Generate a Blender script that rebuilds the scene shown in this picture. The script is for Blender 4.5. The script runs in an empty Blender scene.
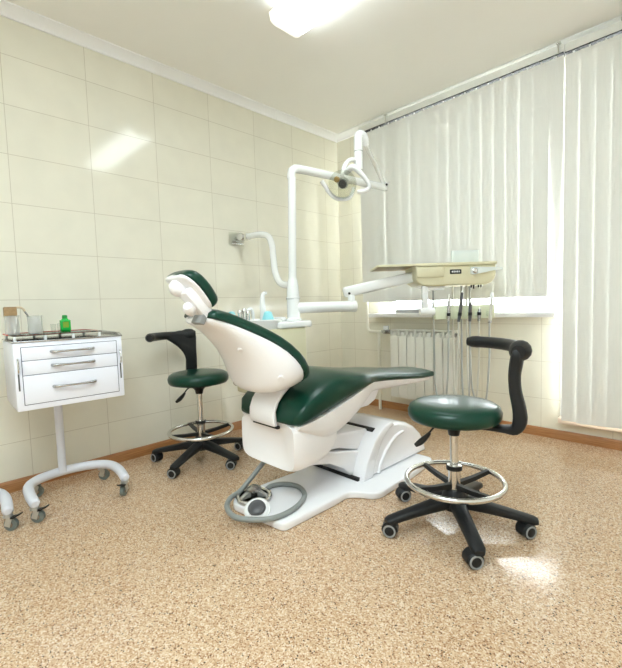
import bpy, bmesh, math, random
from mathutils import Vector, Matrix
random.seed(7)
S = bpy.context.scene
COL = S.collection
PI = math.pi
V = Vector

# ------------------------------------------------------------------ materials
def new_mat(name):
    m = bpy.data.materials.new(name); m.use_nodes = True
    nt = m.node_tree; nt.nodes.clear()
    out = nt.nodes.new('ShaderNodeOutputMaterial')
    return m, nt, out

def pmat(name, col, rough=0.5, metal=0.0, spec=0.5, coat=0.0, trans=0.0, emit=None, estr=0.0, bump=0.0, bscale=200.0, var=0.0, ior=1.45):
    m, nt, out = new_mat(name)
    b = nt.nodes.new('ShaderNodeBsdfPrincipled')
    nt.links.new(b.outputs[0], out.inputs[0])
    b.inputs['Base Color'].default_value = (*col, 1)
    b.inputs['Roughness'].default_value = rough
    b.inputs['Metallic'].default_value = metal
    b.inputs['Specular IOR Level'].default_value = spec
    b.inputs['Coat Weight'].default_value = coat
    b.inputs['Coat Roughness'].default_value = 0.08
    b.inputs['Transmission Weight'].default_value = trans
    b.inputs['IOR'].default_value = ior
    if emit:
        b.inputs['Emission Color'].default_value = (*emit, 1)
        b.inputs['Emission Strength'].default_value = estr
    if bump or var:
        tc = nt.nodes.new('ShaderNodeTexCoord')
        n = nt.nodes.new('ShaderNodeTexNoise'); n.inputs['Scale'].default_value = bscale; n.inputs['Detail'].default_value = 3
        nt.links.new(tc.outputs['Object'], n.inputs['Vector'])
        if bump:
            bp = nt.nodes.new('ShaderNodeBump'); bp.inputs['Strength'].default_value = bump; bp.inputs['Distance'].default_value = 0.002
            nt.links.new(n.outputs['Fac'], bp.inputs['Height']); nt.links.new(bp.outputs[0], b.inputs['Normal'])
        if var:
            mx = nt.nodes.new('ShaderNodeMix'); mx.data_type = 'RGBA'
            mx.inputs[6].default_value = (*[c*(1-var) for c in col], 1); mx.inputs[7].default_value = (*[min(1, c*(1+var)) for c in col], 1)
            nt.links.new(n.outputs['Fac'], mx.inputs[0]); nt.links.new(mx.outputs[2], b.inputs['Base Color'])
    return m

def glass_mat(name, tint, gloss=0.12):
    # see-through pane or vessel: clear transmission with a fresnel sheen
    m, nt, out = new_mat(name)
    t = nt.nodes.new('ShaderNodeBsdfTransparent'); t.inputs[0].default_value = (*tint, 1)
    g = nt.nodes.new('ShaderNodeBsdfGlossy'); g.inputs['Roughness'].default_value = 0.03
    f = nt.nodes.new('ShaderNodeLayerWeight'); f.inputs['Blend'].default_value = gloss
    mx = nt.nodes.new('ShaderNodeMixShader')
    nt.links.new(f.outputs['Fresnel'], mx.inputs[0]); nt.links.new(t.outputs[0], mx.inputs[1]); nt.links.new(g.outputs[0], mx.inputs[2])
    nt.links.new(mx.outputs[0], out.inputs[0])
    return m

def frost_mat(name):
    m, nt, out = new_mat(name)
    t = nt.nodes.new('ShaderNodeBsdfTransparent'); t.inputs[0].default_value = (0.97, 0.975, 0.97, 1)
    d = nt.nodes.new('ShaderNodeBsdfDiffuse'); d.inputs[0].default_value = (0.86, 0.86, 0.84, 1)
    g = nt.nodes.new('ShaderNodeBsdfGlossy'); g.inputs['Roughness'].default_value = 0.1
    m1 = nt.nodes.new('ShaderNodeMixShader'); m1.inputs[0].default_value = 0.30
    m2 = nt.nodes.new('ShaderNodeMixShader'); m2.inputs[0].default_value = 0.05
    nt.links.new(t.outputs[0], m1.inputs[1]); nt.links.new(d.outputs[0], m1.inputs[2])
    nt.links.new(m1.outputs[0], m2.inputs[1]); nt.links.new(g.outputs[0], m2.inputs[2]); nt.links.new(m2.outputs[0], out.inputs[0])
    return m

def tile_mat(name, axis, offset):
    # glazed cream wall tiles, 390 x 250 mm, stacked joints
    m, nt, out = new_mat(name)
    L = nt.links.new
    b = nt.nodes.new('ShaderNodeBsdfPrincipled'); L(b.outputs[0], out.inputs[0])
    g = nt.nodes.new('ShaderNodeNewGeometry'); sp = nt.nodes.new('ShaderNodeSeparateXYZ'); L(g.outputs['Position'], sp.inputs[0])
    ad = nt.nodes.new('ShaderNodeMath'); ad.operation = 'ADD'; ad.inputs[1].default_value = offset
    L(sp.outputs[axis], ad.inputs[0])
    cb = nt.nodes.new('ShaderNodeCombineXYZ'); L(ad.outputs[0], cb.inputs[0])
    az = nt.nodes.new('ShaderNodeMath'); az.operation = 'ADD'; az.inputs[1].default_value = -0.0064; L(sp.outputs[2], az.inputs[0]); L(az.outputs[0], cb.inputs[1])
    br = nt.nodes.new('ShaderNodeTexBrick'); br.offset = 0.0; br.squash = 1.0
    br.inputs['Scale'].default_value = 1.0; br.inputs['Brick Width'].default_value = 0.40; br.inputs['Row Height'].default_value = 0.25
    br.inputs['Mortar Size'].default_value = 0.0016; br.inputs['Mortar Smooth'].default_value = 0.2; br.inputs['Bias'].default_value = 0
    br.inputs['Color1'].default_value = (0.83, 0.80, 0.68, 1); br.inputs['Color2'].default_value = (0.85, 0.82, 0.70, 1)
    br.inputs['Mortar'].default_value = (0.62, 0.57, 0.46, 1)
    L(cb.outputs[0], br.inputs['Vector'])
    n = nt.nodes.new('ShaderNodeTexNoise'); n.inputs['Scale'].default_value = 7.0; n.inputs['Detail'].default_value = 2
    L(g.outputs['Position'], n.inputs['Vector'])
    mx = nt.nodes.new('ShaderNodeMix'); mx.data_type = 'RGBA'; mx.blend_type = 'MULTIPLY'; mx.inputs[0].default_value = 0.10
    L(br.outputs['Color'], mx.inputs[6]); L(n.outputs['Fac'], mx.inputs[7]); L(mx.outputs[2], b.inputs['Base Color'])
    b.inputs['Roughness'].default_value = 0.10
    b.inputs['Specular IOR Level'].default_value = 0.40
    iv = nt.nodes.new('ShaderNodeMath'); iv.operation = 'MULTIPLY_ADD'; iv.inputs[1].default_value = -1; iv.inputs[2].default_value = 1
    L(br.outputs['Fac'], iv.inputs[0])
    n2 = nt.nodes.new('ShaderNodeTexNoise'); n2.inputs['Scale'].default_value = 14.0
    L(g.outputs['Position'], n2.inputs['Vector'])
    a2 = nt.nodes.new('ShaderNodeMath'); a2.operation = 'MULTIPLY_ADD'; a2.inputs[1].default_value = 0.12
    L(n2.outputs['Fac'], a2.inputs[0]); L(iv.outputs[0], a2.inputs[2])
    bp = nt.nodes.new('ShaderNodeBump'); bp.inputs['Strength'].default_value = 0.35; bp.inputs['Distance'].default_value = 0.0015
    L(a2.outputs[0], bp.inputs['Height']); L(bp.outputs[0], b.inputs['Normal'])
    return m

def floor_mat():
    m, nt, out = new_mat('speckled_vinyl'); L = nt.links.new
    b = nt.nodes.new('ShaderNodeBsdfPrincipled'); L(b.outputs[0], out.inputs[0])
    g = nt.nodes.new('ShaderNodeNewGeometry')
    v = nt.nodes.new('ShaderNodeTexVoronoi'); v.inputs['Scale'].default_value = 275
    L(g.outputs['Position'], v.inputs['Vector'])
    sp = nt.nodes.new('ShaderNodeSeparateColor'); L(v.outputs['Color'], sp.inputs[0])
    r = nt.nodes.new('ShaderNodeValToRGB'); e = r.color_ramp.elements
    r.color_ramp.interpolation = 'CONSTANT'
    cols = [(0.0, (0.035, 0.025, 0.02)), (0.022, (0.30, 0.155, 0.08)), (0.11, (0.46, 0.28, 0.16)), (0.32, (0.575, 0.39, 0.245)),
            (0.60, (0.66, 0.49, 0.33)), (0.85, (0.74, 0.61, 0.46))]
    e[0].position = 0; e[0].color = (*cols[0][1], 1); e[1].position = cols[1][0]; e[1].color = (*cols[1][1], 1)
    for p, c in cols[2:]:
        q = e.new(p); q.color = (*c, 1)
    L(sp.outputs[0], r.inputs[0])
    n = nt.nodes.new('ShaderNodeTexNoise'); n.inputs['Scale'].default_value = 60; n.inputs['Detail'].default_value = 2
    L(g.outputs['Position'], n.inputs['Vector'])
    mx = nt.nodes.new('ShaderNodeMix'); mx.data_type = 'RGBA'; mx.blend_type = 'OVERLAY'; mx.inputs[0].default_value = 0.10
    L(r.outputs[0], mx.inputs[6]); L(n.outputs['Fac'], mx.inputs[7])
    # welded joint between two widths of vinyl
    s = nt.nodes.new('ShaderNodeSeparateXYZ'); L(g.outputs['Position'], s.inputs[0])
    ab = nt.nodes.new('ShaderNodeMath'); ab.operation = 'ADD'; ab.inputs[1].default_value = 1.865; L(s.outputs[1], ab.inputs[0])
    a1 = nt.nodes.new('ShaderNodeMath'); a1.operation = 'ABSOLUTE'; L(ab.outputs[0], a1.inputs[0])
    lt = nt.nodes.new('ShaderNodeMath'); lt.operation = 'LESS_THAN'; lt.inputs[1].default_value = 0.0022; L(a1.outputs[0], lt.inputs[0])
    ml = nt.nodes.new('ShaderNodeMath'); ml.operation = 'MULTIPLY'; ml.inputs[1].default_value = 0.35; L(lt.outputs[0], ml.inputs[0])
    m2 = nt.nodes.new('ShaderNodeMix'); m2.data_type = 'RGBA'; m2.inputs[7].default_value = (0.40, 0.25, 0.13, 1)
    L(ml.outputs[0], m2.inputs[0]); L(mx.outputs[2], m2.inputs[6])
    L(m2.outputs[2], b.inputs['Base Color'])
    b.inputs['Roughness'].default_value = 0.15
    b.inputs['Specular IOR Level'].default_value = 0.5
    bp = nt.nodes.new('ShaderNodeBump'); bp.inputs['Strength'].default_value = 0.12; bp.inputs['Distance'].default_value = 0.001
    L(n.outputs['Fac'], bp.inputs['Height']); L(bp.outputs[0], b.inputs['Normal'])
    return m

def wood_mat():
    m, nt, out = new_mat('oak_skirting'); L = nt.links.new
    b = nt.nodes.new('ShaderNodeBsdfPrincipled'); L(b.outputs[0], out.inputs[0])
    g = nt.nodes.new('ShaderNodeNewGeometry')
    mp = nt.nodes.new('ShaderNodeMapping'); mp.inputs['Scale'].default_value = (3, 3, 70); L(g.outputs['Position'], mp.inputs[0])
    n = nt.nodes.new('ShaderNodeTexNoise'); n.inputs['Scale'].default_value = 2.5; n.inputs['Detail'].default_value = 5; L(mp.outputs[0], n.inputs['Vector'])
    r = nt.nodes.new('ShaderNodeValToRGB'); e = r.color_ramp.elements
    e[0].position = .3; e[0].color = (0.30, 0.125, 0.04, 1); e[1].position = .7; e[1].color = (0.46, 0.22, 0.085, 1)
    L(n.outputs['Fac'], r.inputs[0]); L(r.outputs[0], b.inputs['Base Color']); b.inputs['Roughness'].default_value = 0.4
    return m

def fabric_mat():
    m, nt, out = new_mat('blind_fabric'); L = nt.links.new
    d = nt.nodes.new('ShaderNodeBsdfDiffuse'); t = nt.nodes.new('ShaderNodeBsdfTranslucent')
    tc = nt.nodes.new('ShaderNodeTexCoord')
    mp = nt.nodes.new('ShaderNodeMapping'); mp.inputs['Scale'].default_value = (400, 400, 12); L(tc.outputs['Object'], mp.inputs[0])
    n = nt.nodes.new('ShaderNodeTexNoise'); n.inputs['Scale'].default_value = 1.0; L(mp.outputs[0], n.inputs['Vector'])
    r = nt.nodes.new('ShaderNodeValToRGB'); e = r.color_ramp.elements
    e[0].color = (0.76, 0.755, 0.72, 1); e[1].color = (0.84, 0.835, 0.80, 1); L(n.outputs['Fac'], r.inputs[0])
    L(r.outputs[0], d.inputs[0]); t.inputs[0].default_value = (0.62, 0.66, 0.60, 1)
    mx = nt.nodes.new('ShaderNodeMixShader'); mx.inputs[0].default_value = 0.06
    L(d.outputs[0], mx.inputs[1]); L(t.outputs[0], mx.inputs[2]); L(mx.outputs[0], out.inputs[0])
    return m

M = dict(
    floor=floor_mat(), tileL=tile_mat('wall_tiles_y', 1, 0.1762 + 0.40*20), tileB=tile_mat('wall_tiles_x', 0, 0.2382 + 0.40*4),
    wood=wood_mat(), blind=fabric_mat(),
    ceil=pmat('ceiling_paint', (0.92, 0.90, 0.86), 0.85, spec=0.2, var=0.02, bscale=3),
    coving=pmat('coving_white', (0.92, 0.92, 0.92), 0.5),
    frame=pmat('window_white', (0.86, 0.86, 0.85), 0.35),
    threshold=pmat('threshold_board', (0.80, 0.66, 0.54), 0.5),
    rail=pmat('rail_grey', (0.80, 0.80, 0.77), 0.4),
    pane=glass_mat('window_glass', (0.97, 0.985, 0.98)),
    green=pmat('green_leatherette', (0.003, 0.040, 0.024), 0.28, spec=0.35, coat=0.08, bump=0.08, bscale=260),
    shell=pmat('chair_shell', (0.90, 0.885, 0.90), 0.28, coat=0.3),
    plate=pmat('chair_base_white', (0.87, 0.87, 0.90), 0.22, coat=0.3),
    white=pmat('white_enamel', (0.86, 0.87, 0.87), 0.22, coat=0.4),
    cabinet=pmat('cabinet_white', (0.86, 0.88, 0.97), 0.3),
    tube=pmat('trolley_tube', (0.72, 0.74, 0.81), 0.3),
    cream=pmat('cream_plastic', (0.71, 0.67, 0.47), 0.35),
    under=pmat('tray_brown', (0.42, 0.34, 0.21), 0.5),
    mint=pmat('mint_plastic', (0.72, 0.76, 0.58), 0.4),
    chrome=pmat('chrome', (0.72, 0.72, 0.70), 0.12, metal=1.0),
    steel=pmat('brushed_steel', (0.46, 0.46, 0.46), 0.25, metal=1.0),
    black=pmat('black_plastic', (0.012, 0.013, 0.014), 0.42, spec=0.4),
    dark=pmat('dark_gap', (0.015, 0.015, 0.016), 0.7),
    navy=pmat('drawer_gap', (0.05, 0.06, 0.12), 0.6),
    grey=pmat('grey_rubber', (0.30, 0.31, 0.31), 0.5),
    tyre=pmat('caster_tyre', (0.16, 0.19, 0.18), 0.45),
    midgrey=pmat('mid_grey', (0.085, 0.085, 0.09), 0.35),
    hose=pmat('grey_hose', (0.40, 0.41, 0.39), 0.4),
    dhose=pmat('dark_grey_hose', (0.26, 0.28, 0.27), 0.4),
    satin=pmat('satin_metal', (0.56, 0.56, 0.53), 0.32, metal=0.6),
    hosel=pmat('pale_hose', (0.62, 0.60, 0.53), 0.4),
    red=pmat('red_edge', (0.62, 0.14, 0.11), 0.4),
    glass=glass_mat('clear_glass', (0.965, 0.975, 0.965), 0.06),
    frost=frost_mat('whitish_glass'),
    gtop=glass_mat('glass_shelf_mat', (0.80, 0.86, 0.82), 0.35),
    bottle=pmat('green_bottle_plastic', (0.01, 0.47, 0.06), 0.2, coat=0.4),
    bcap=pmat('green_cap', (0.004, 0.22, 0.03), 0.4),
    bmark=pmat('bottle_label', (0.20, 0.36, 0.02), 0.5),
    brown=pmat('brown_board', (0.36, 0.23, 0.11), 0.6, var=0.35, bscale=60),
    tan=pmat('tan_handle', (0.62, 0.50, 0.34), 0.5),
    teal=pmat('light_blue_plastic', (0.30, 0.72, 0.80), 0.3),
    device=pmat('device_plastic', (0.50, 0.52, 0.56), 0.4),
    rad=pmat('radiator_white', (0.80, 0.80, 0.75), 0.35),
    pipe=pmat('pipe_paint', (0.82, 0.80, 0.70), 0.35),
    lens=glass_mat('lamp_shield', (0.99, 0.99, 0.985), 0.05),
    dish=glass_mat('clear_dish', (0.99, 0.99, 0.985), 0.05),
    refl=pmat('reflector', (0.80, 0.79, 0.74), 0.25, metal=0.35),
    amber=pmat('amber_bulb', (0.65, 0.42, 0.18), 0.3),
    clearp=glass_mat('clear_plastic', (0.90, 0.91, 0.88), 0.15),
    viewer=pmat('pale_viewer', (0.74, 0.80, 0.78), 0.2, coat=0.3),
    lamp=pmat('lit_diffuser', (0.9, 0.9, 0.9), 0.4, emit=(0.85, 0.955, 1.0), estr=5.0),
    panel=pmat('fill_glow', (0.9, 0.9, 0.9), 0.4, emit=(0.80, 0.945, 1.0), estr=5.0),  # glow of the added fill light behind the camera
    plaster=pmat('white_plaster', (0.86, 0.85, 0.82), 0.8, spec=0.2),
    lampend=pmat('diffuser_end', (0.86, 0.85, 0.80), 0.4, emit=(1.0, 0.96, 0.86), estr=0.35),
)

# ------------------------------------------------------------------ helpers
def tag(o, label, cat, group=None):
    o['label'] = label; o['category'] = cat
    if group: o['group'] = group
    return o

def thing(name, label, cat, loc=(0, 0, 0), group=None):
    o = bpy.data.objects.new(name, None); COL.objects.link(o); o.location = loc; o.empty_display_size = 0.1
    return tag(o, label, cat, group)

ORG = {}
def origin_of(o):
    p = V((0, 0, 0))
    while o is not None:
        p += V(o.location); o = o.parent
    return p

def obj(name, bm, mats, parent=None, origin=None, sharp=38, subsurf=0):
    """Link a bmesh whose coordinates are in the builder's frame as ONE mesh object."""
    bmesh.ops.recalc_face_normals(bm, faces=bm.faces)
    base = origin_of(parent) if parent is not None else V((0, 0, 0))
    own = V(origin) if origin is not None else base
    bmesh.ops.translate(bm, verts=bm.verts, vec=-own)
    me = bpy.data.meshes.new(name)
    for f in bm.faces: f.smooth = True
    bm.to_mesh(me); bm.free()
    if sharp < 180: me.set_sharp_from_angle(angle=math.radians(sharp))
    for m in (mats if isinstance(mats, (list, tuple)) else [mats]): me.materials.append(m)
    o = bpy.data.objects.new(name, me); COL.objects.link(o)
    if parent is not None: o.parent = parent
    o.location = own - base
    if subsurf:
        md = o.modifiers.new('subsurf', 'SUBSURF'); md.levels = subsurf; md.render_levels = subsurf
    return o

def NB(): return bmesh.new()

def merge(dst, src, mi=0):
    mp = {}
    for v in src.verts: mp[v] = dst.verts.new(v.co)
    for f in src.faces:
        try:
            g = dst.faces.new([mp[v] for v in f.verts]); g.material_index = mi
        except ValueError: pass
    src.free()

def box(bm, x0, x1, y0, y1, z0, z1, bev=0.0, seg=2, mat=None, mi=0):
    t = bmesh.new()
    vs = [t.verts.new((x, y, z)) for x in (x0, x1) for y in (y0, y1) for z in (z0, z1)]
    for q in ((0, 1, 3, 2), (4, 6, 7, 5), (0, 4, 5, 1), (2, 3, 7, 6), (0, 2, 6, 4), (1, 5, 7, 3)): t.faces.new([vs[i] for i in q])
    if bev: bmesh.ops.bevel(t, geom=t.edges[:], offset=bev, segments=seg, affect='EDGES', profile=0.5, clamp_overlap=True)
    if mat is not None: bmesh.ops.transform(t, matrix=mat, verts=t.verts)
    merge(bm, t, mi)

def smooth_pts(pts, n=6, closed=False):
    P = [V(p) for p in pts]
    if len(P) < 3: return P
    out = []
    N = len(P); rng = range(N if closed else N-1)
    for i in rng:
        g = (lambda k: P[k % N]) if closed else (lambda k: P[max(0, min(N-1, k))])
        p0, p1, p2, p3 = g(i-1), g(i), g(i+1), g(i+2)
        for k in range(n):
            t = k/n
            out.append(0.5*((2*p1) + (p2-p0)*t + (2*p0-5*p1+4*p2-p3)*t*t + (3*p1-p0-3*p2+p3)*t**3))
    if not closed: out.append(P[-1])
    return out

def tube(bm, pts, r, n=12, smooth=0, closed=False, cap=True, mi=0, flat=1.0):
    """Sweep a circle (or a list of radii) along a path."""
    rs = None
    if isinstance(r, (list, tuple)): rs = list(r)
    P = [V(p) for p in pts]
    if smooth:
        if rs:
            R4 = smooth_pts([(a, 0, 0) for a in rs], smooth, closed); rs = [a.x for a in R4]
        P = smooth_pts(P, smooth, closed)
    N = len(P)
    if rs is None: rs = [r]*N
    prev = None; rings = []
    for i in range(N):
        if closed: t = P[(i+1) % N] - P[i-1]
        else: t = P[min(i+1, N-1)] - P[max(i-1, 0)]
        t.normalize()
        if prev is None:
            a = V((0, 0, 1)) if abs(t.z) < 0.9 else V((1, 0, 0))
            u = t.cross(a).normalized()
        else:
            u = (prev - t*prev.dot(t)).normalized()
        w = t.cross(u); prev = u
        rings.append([bm.verts.new(P[i] + (u*math.cos(2*PI*k/n) + w*math.sin(2*PI*k/n)*flat)*rs[i]) for k in range(n)])
    for i in range(N if closed else N-1):
        a, b = rings[i], rings[(i+1) % N]
        for k in range(n):
            f = bm.faces.new((a[k], a[(k+1) % n], b[(k+1) % n], b[k])); f.material_index = mi
    if cap and not closed:
        for q in (rings[0][::-1], rings[-1]):
            f = bm.faces.new(q); f.material_index = mi

def lathe(bm, prof, c=(0, 0, 0), axis=(0, 0, 1), n=24, mi=0, sx=1.0):
    """Revolve (r, h) profile around an axis."""
    ax = V(axis).normalized(); rot = V((0, 0, 1)).rotation_difference(ax).to_matrix()
    c = V(c); rings = []
    for r, h in prof:
        if r < 1e-6: rings.append([bm.verts.new(c + rot @ V((0, 0, h)))])
        else: rings.append([bm.verts.new(c + rot @ V((r*math.cos(2*PI*k/n)*sx, r*math.sin(2*PI*k/n), h))) for k in range(n)])
    for a, b in zip(rings[:-1], rings[1:]):
        for k in range(n):
            k2 = (k+1) % n
            if len(a) == 1 and len(b) == 1: continue
            if len(a) == 1: f = bm.faces.new((a[0], b[k], b[k2]))
            elif len(b) == 1: f = bm.faces.new((a[k], a[k2], b[0]))
            else: f = bm.faces.new((a[k], a[k2], b[k2], b[k]))
            f.material_index = mi
    for q, rr in ((rings[0], prof[0][0]), (rings[-1], prof[-1][0])):
        if len(q) > 1:
            f = bm.faces.new(q); f.material_index = mi

def loft(bm, rings, cap=True, mi=0):
    R = [[bm.verts.new(p) for p in r] for r in rings]
    n = len(R[0])
    for a, b in zip(R[:-1], R[1:]):
        for k in range(n):
            f = bm.faces.new((a[k], a[(k+1) % n], b[(k+1) % n], b[k])); f.material_index = mi
    if cap:
        for q in (R[0][::-1], R[-1]):
            f = bm.faces.new(q); f.material_index = mi

def prism(bm, poly, axis, a, b, bev=0.0, seg=3, mi=0, mat=None):
    """Extrude a 2-D polygon; axis 'x': poly is (y,z), 'y': (x,z), 'z': (x,y)."""
    t = bmesh.new()
    def P(p, h):
        return {'x': (h, p[0], p[1]), 'y': (p[0], h, p[1]), 'z': (p[0], p[1], h)}[axis]
    A = [t.verts.new(P(p, a)) for p in poly]; Bv = [t.verts.new(P(p, b)) for p in poly]
    t.faces.new(A); t.faces.new(Bv[::-1])
    n = len(poly)
    for i in range(n): t.faces.new((A[i], Bv[i], Bv[(i+1) % n], A[(i+1) % n]))
    bmesh.ops.recalc_face_normals(t, faces=t.faces)
    if bev:
        es = [e for e in t.edges if (e.verts[0] in A) == (e.verts[1] in A)]
        bmesh.ops.bevel(t, geom=es, offset=bev, segments=seg, affect='EDGES', profile=0.5, clamp_overlap=True)
    if mat is not None: bmesh.ops.transform(t, matrix=mat, verts=t.verts)
    merge(bm, t, mi)

def sgnpow(a, p): return math.copysign(abs(a)**p, a)

def interp(tab, s):
    if s <= tab[0][0]: return tab[0][1]
    for (a, va), (b, vb) in zip(tab[:-1], tab[1:]):
        if s <= b:
            t = (s-a)/(b-a); t = t*t*(3-2*t) if False else t
            return va + (vb-va)*t
    return tab[-1][1]

def csm(tab, s):
    """Monotone-ish Catmull interpolation of a table."""
    n = len(tab)
    if s <= tab[0][0]: return tab[0][1]
    if s >= tab[-1][0]: return tab[-1][1]
    for i in range(n-1):
        if s <= tab[i+1][0]:
            x0, y0 = tab[i]; x1, y1 = tab[i+1]; h = x1-x0; t = (s-x0)/h
            m0 = (y1 - tab[i-1][1])/(x1 - tab[i-1][0]) if i > 0 else (y1-y0)/h
            m1 = (tab[i+2][1] - y0)/(tab[i+2][0] - x0) if i < n-2 else (y1-y0)/h
            return (2*t**3-3*t*t+1)*y0 + (t**3-2*t*t+t)*h*m0 + (-2*t**3+3*t*t)*y1 + (t**3-t*t)*h*m1

def copy_tree(o, parent=None):
    c = o.copy(); COL.objects.link(c)
    if parent is not None: c.parent = parent
    for ch in list(o.children): copy_tree(ch, c)
    return c

def struct(name, bm, m, parent=None, sharp=38):
    o = obj(name, bm, m, parent, sharp=sharp)
    if parent is None: o['kind'] = 'structure'
    return o

# ------------------------------------------------------------------ the room
RX, RY, H = 3.55, -4.05, 2.485
b = NB(); box(b, -0.12, RX+0.12, RY-0.12, 0.32, -0.1, 0.0); struct('floor', b, M['floor'])
b = NB(); box(b, -0.12, RX+0.12, RY-0.12, 0.32, H, H+0.1); struct('ceiling', b, M['ceil'])
b = NB(); box(b, -0.12, 0.0, RY-0.12, 0.32, 0, H); struct('wall_left', b, M['tileL'])
b = NB(); box(b, RX, RX+0.12, RY-0.12, 0.32, 0, H); struct('wall_right', b, M['plaster'])
b = NB(); box(b, 0, RX, RY-0.12, RY, 0, H); struct('wall_front', b, M['plaster'])
# window wall with the high window opening (x 0.42-1.875) and the low glazed opening (x 1.875-3.0)
WX0, WX1, WX2, SZ, DZ, TZ = 0.456, 1.885, 3.0, 0.842, 0.158, 2.35
b = NB()
box(b, 0, WX0, 0, 0.25, 0, H); box(b, WX0, WX1, 0, 0.25, 0, SZ-0.03); box(b, WX1, WX2, 0, 0.25, 0, DZ-0.02)
box(b, WX2, RX, 0, 0.25, 0, H); box(b, WX0, WX2, 0, 0.25, TZ, H)
struct('wall_back', b, M['tileB'])

def coving(name, axis):
    prof = [(0, 0), (0.070, 0), (0.070, -0.007), (0.060, -0.009), (0.040, -0.016), (0.022, -0.028), (0.011, -0.037), (0.011, -0.044), (0, -0.044)]
    b = NB()
    if axis == 'y': prism(b, [(p, H+q) for p, q in prof], 'y', RY, 0)
    else: prism(b, [(-p, H+q) for p, q in prof], 'x', 0, RX)
    struct(name, b, M['coving'], sharp=60)
coving('trim_1', 'y'); coving('trim_2', 'x')
bp = [(0, 0), (0.016, 0), (0.016, 0.050), (0.010, 0.060), (0, 0.060)]
b = NB(); prism(b, bp, 'y', RY, 0); struct('baseboard_left', b, M['wood'])
b = NB(); prism(b, [(-p, q) for p, q in bp], 'x', 0.016, RX); struct('baseboard_back', b, M['wood'])

def window(name, x0, x1, z0, z1, mullions, sill=None):
    w = bpy.data.objects.new(name, None); COL.objects.link(w); w.location = ((x0+x1)/2, 0.15, z0); w['kind'] = 'structure'
    b = NB(); t = 0.06
    box(b, x0, x0+t, 0.11, 0.19, z0, z1, 0.006); box(b, x1-t, x1, 0.11, 0.19, z0, z1, 0.006)
    box(b, x0+t, x1-t, 0.11, 0.19, z0, z0+t, 0.006); box(b, x0+t, x1-t, 0.11, 0.19, z1-t, z1, 0.006)
    for m in mullions: box(b, m-0.04, m+0.04, 0.11, 0.19, z0+t, z1-t, 0.006)
    obj('window_frame', b, M['frame'], w)
    xs = [x0+t] + [q for m in mullions for q in (m-0.04, m+0.04)] + [x1-t]
    for i in range(0, len(xs), 2):
        b = NB(); box(b, xs[i]-0.005, xs[i+1]+0.005, 0.148, 0.154, z0+t-0.005, z1-t+0.005); obj('pane', b, M['pane'], w)
    return w
w1 = window('window_1', WX0, WX1, SZ, TZ, [1.16])
b = NB(); box(b, WX0-0.03, WX1-0.012, -0.135, 0.115, SZ-0.034, SZ, 0.006); obj('window_sill', b, M['frame'], w1)
w2 = window('window_2', WX1, WX2, DZ, TZ, [2.42])
b = NB(); box(b, WX1-0.005, WX2, -0.070, 0.115, DZ-0.034, DZ, 0.004); obj('threshold', b, M['threshold'], w2)
b = NB(); box(b, WX1-0.006, WX1+0.018, -0.012, 0.11, DZ, SZ+0.1, 0.003); box(b, WX1-0.006, WX1+0.02, 0.0, 0.11, SZ, TZ, 0.003); obj('reveal_trim', b, M['frame'], w2)

# ------------------------------------------------------------------ vertical blinds
def blind(label, x0, x1, zb, gaps, yv, swung=(), pitch=0.0795):
    t = thing('vertical_blind', label, 'blind', ((x0+x1)/2, yv, zb), 'vertical blinds on the window wall')
    zt = 2.378
    b = NB(); box(b, x0-0.005, x1+0.005, yv-0.018, yv+0.060, zt+0.012, zt+0.060, 0.004); hr = obj('headrail', b, M['rail'], t)
    b = NB(); box(b, x0-0.004, x1+0.004, yv-0.0175, yv+0.050, zt+0.0085, zt+0.0125); obj('track_slot', b, M['dark'], hr)
    n = int((x1-x0)/pitch + 0.5); pitch = (x1-x0)/n
    ang = math.radians(4.2)
    for i in range(n):
        xc = x0 + pitch*(i+0.5) + (gaps[i] if i in gaps else random.uniform(-0.0022, 0.0022))
        yk = yv
        m = (Matrix.Translation((xc, yk, zt)) @ Matrix.Rotation(math.radians(1.3) if i in swung else 0.0, 4, 'X') @ Matrix.Translation((0, 0, -zt))) @ Matrix.Rotation(ang + math.radians(random.uniform(-0.9, 0.9)), 4, 'Z')
        b = NB(); box(b, -0.0440, 0.0440, -0.0007, 0.0007, zb + random.uniform(-0.004, 0.004), zt, 0, mat=m)
        v = obj('vane', b, M['blind'], t)
        b = NB(); box(b, xc-0.004, xc+0.004, yk-0.003, yk+0.003, zt-0.004, zt+0.013); obj('hook', b, M['frame'], v)
    for xb in ((x0+0.28), (x1-0.02)):
        b = NB(); box(b, xb-0.012, xb+0.012, yv-0.030, yv+0.004, zt+0.064, zt+0.074, 0.002); box(b, xb-0.003, xb+0.003, yv-0.026, yv-0.021, zt+0.008, zt+0.066)
        obj('bracket', b, M['chrome'], t)
    return t
blind('long run of pale vertical blind slats ending just above the window sill', 0.352, 1.899, 0.940, {3: 0.008}, -0.10, swung=(18,))
blind('floor-reaching pale vertical blind slats at the right of the photo', 1.911, 2.94, 0.148, {}, -0.085)

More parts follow.
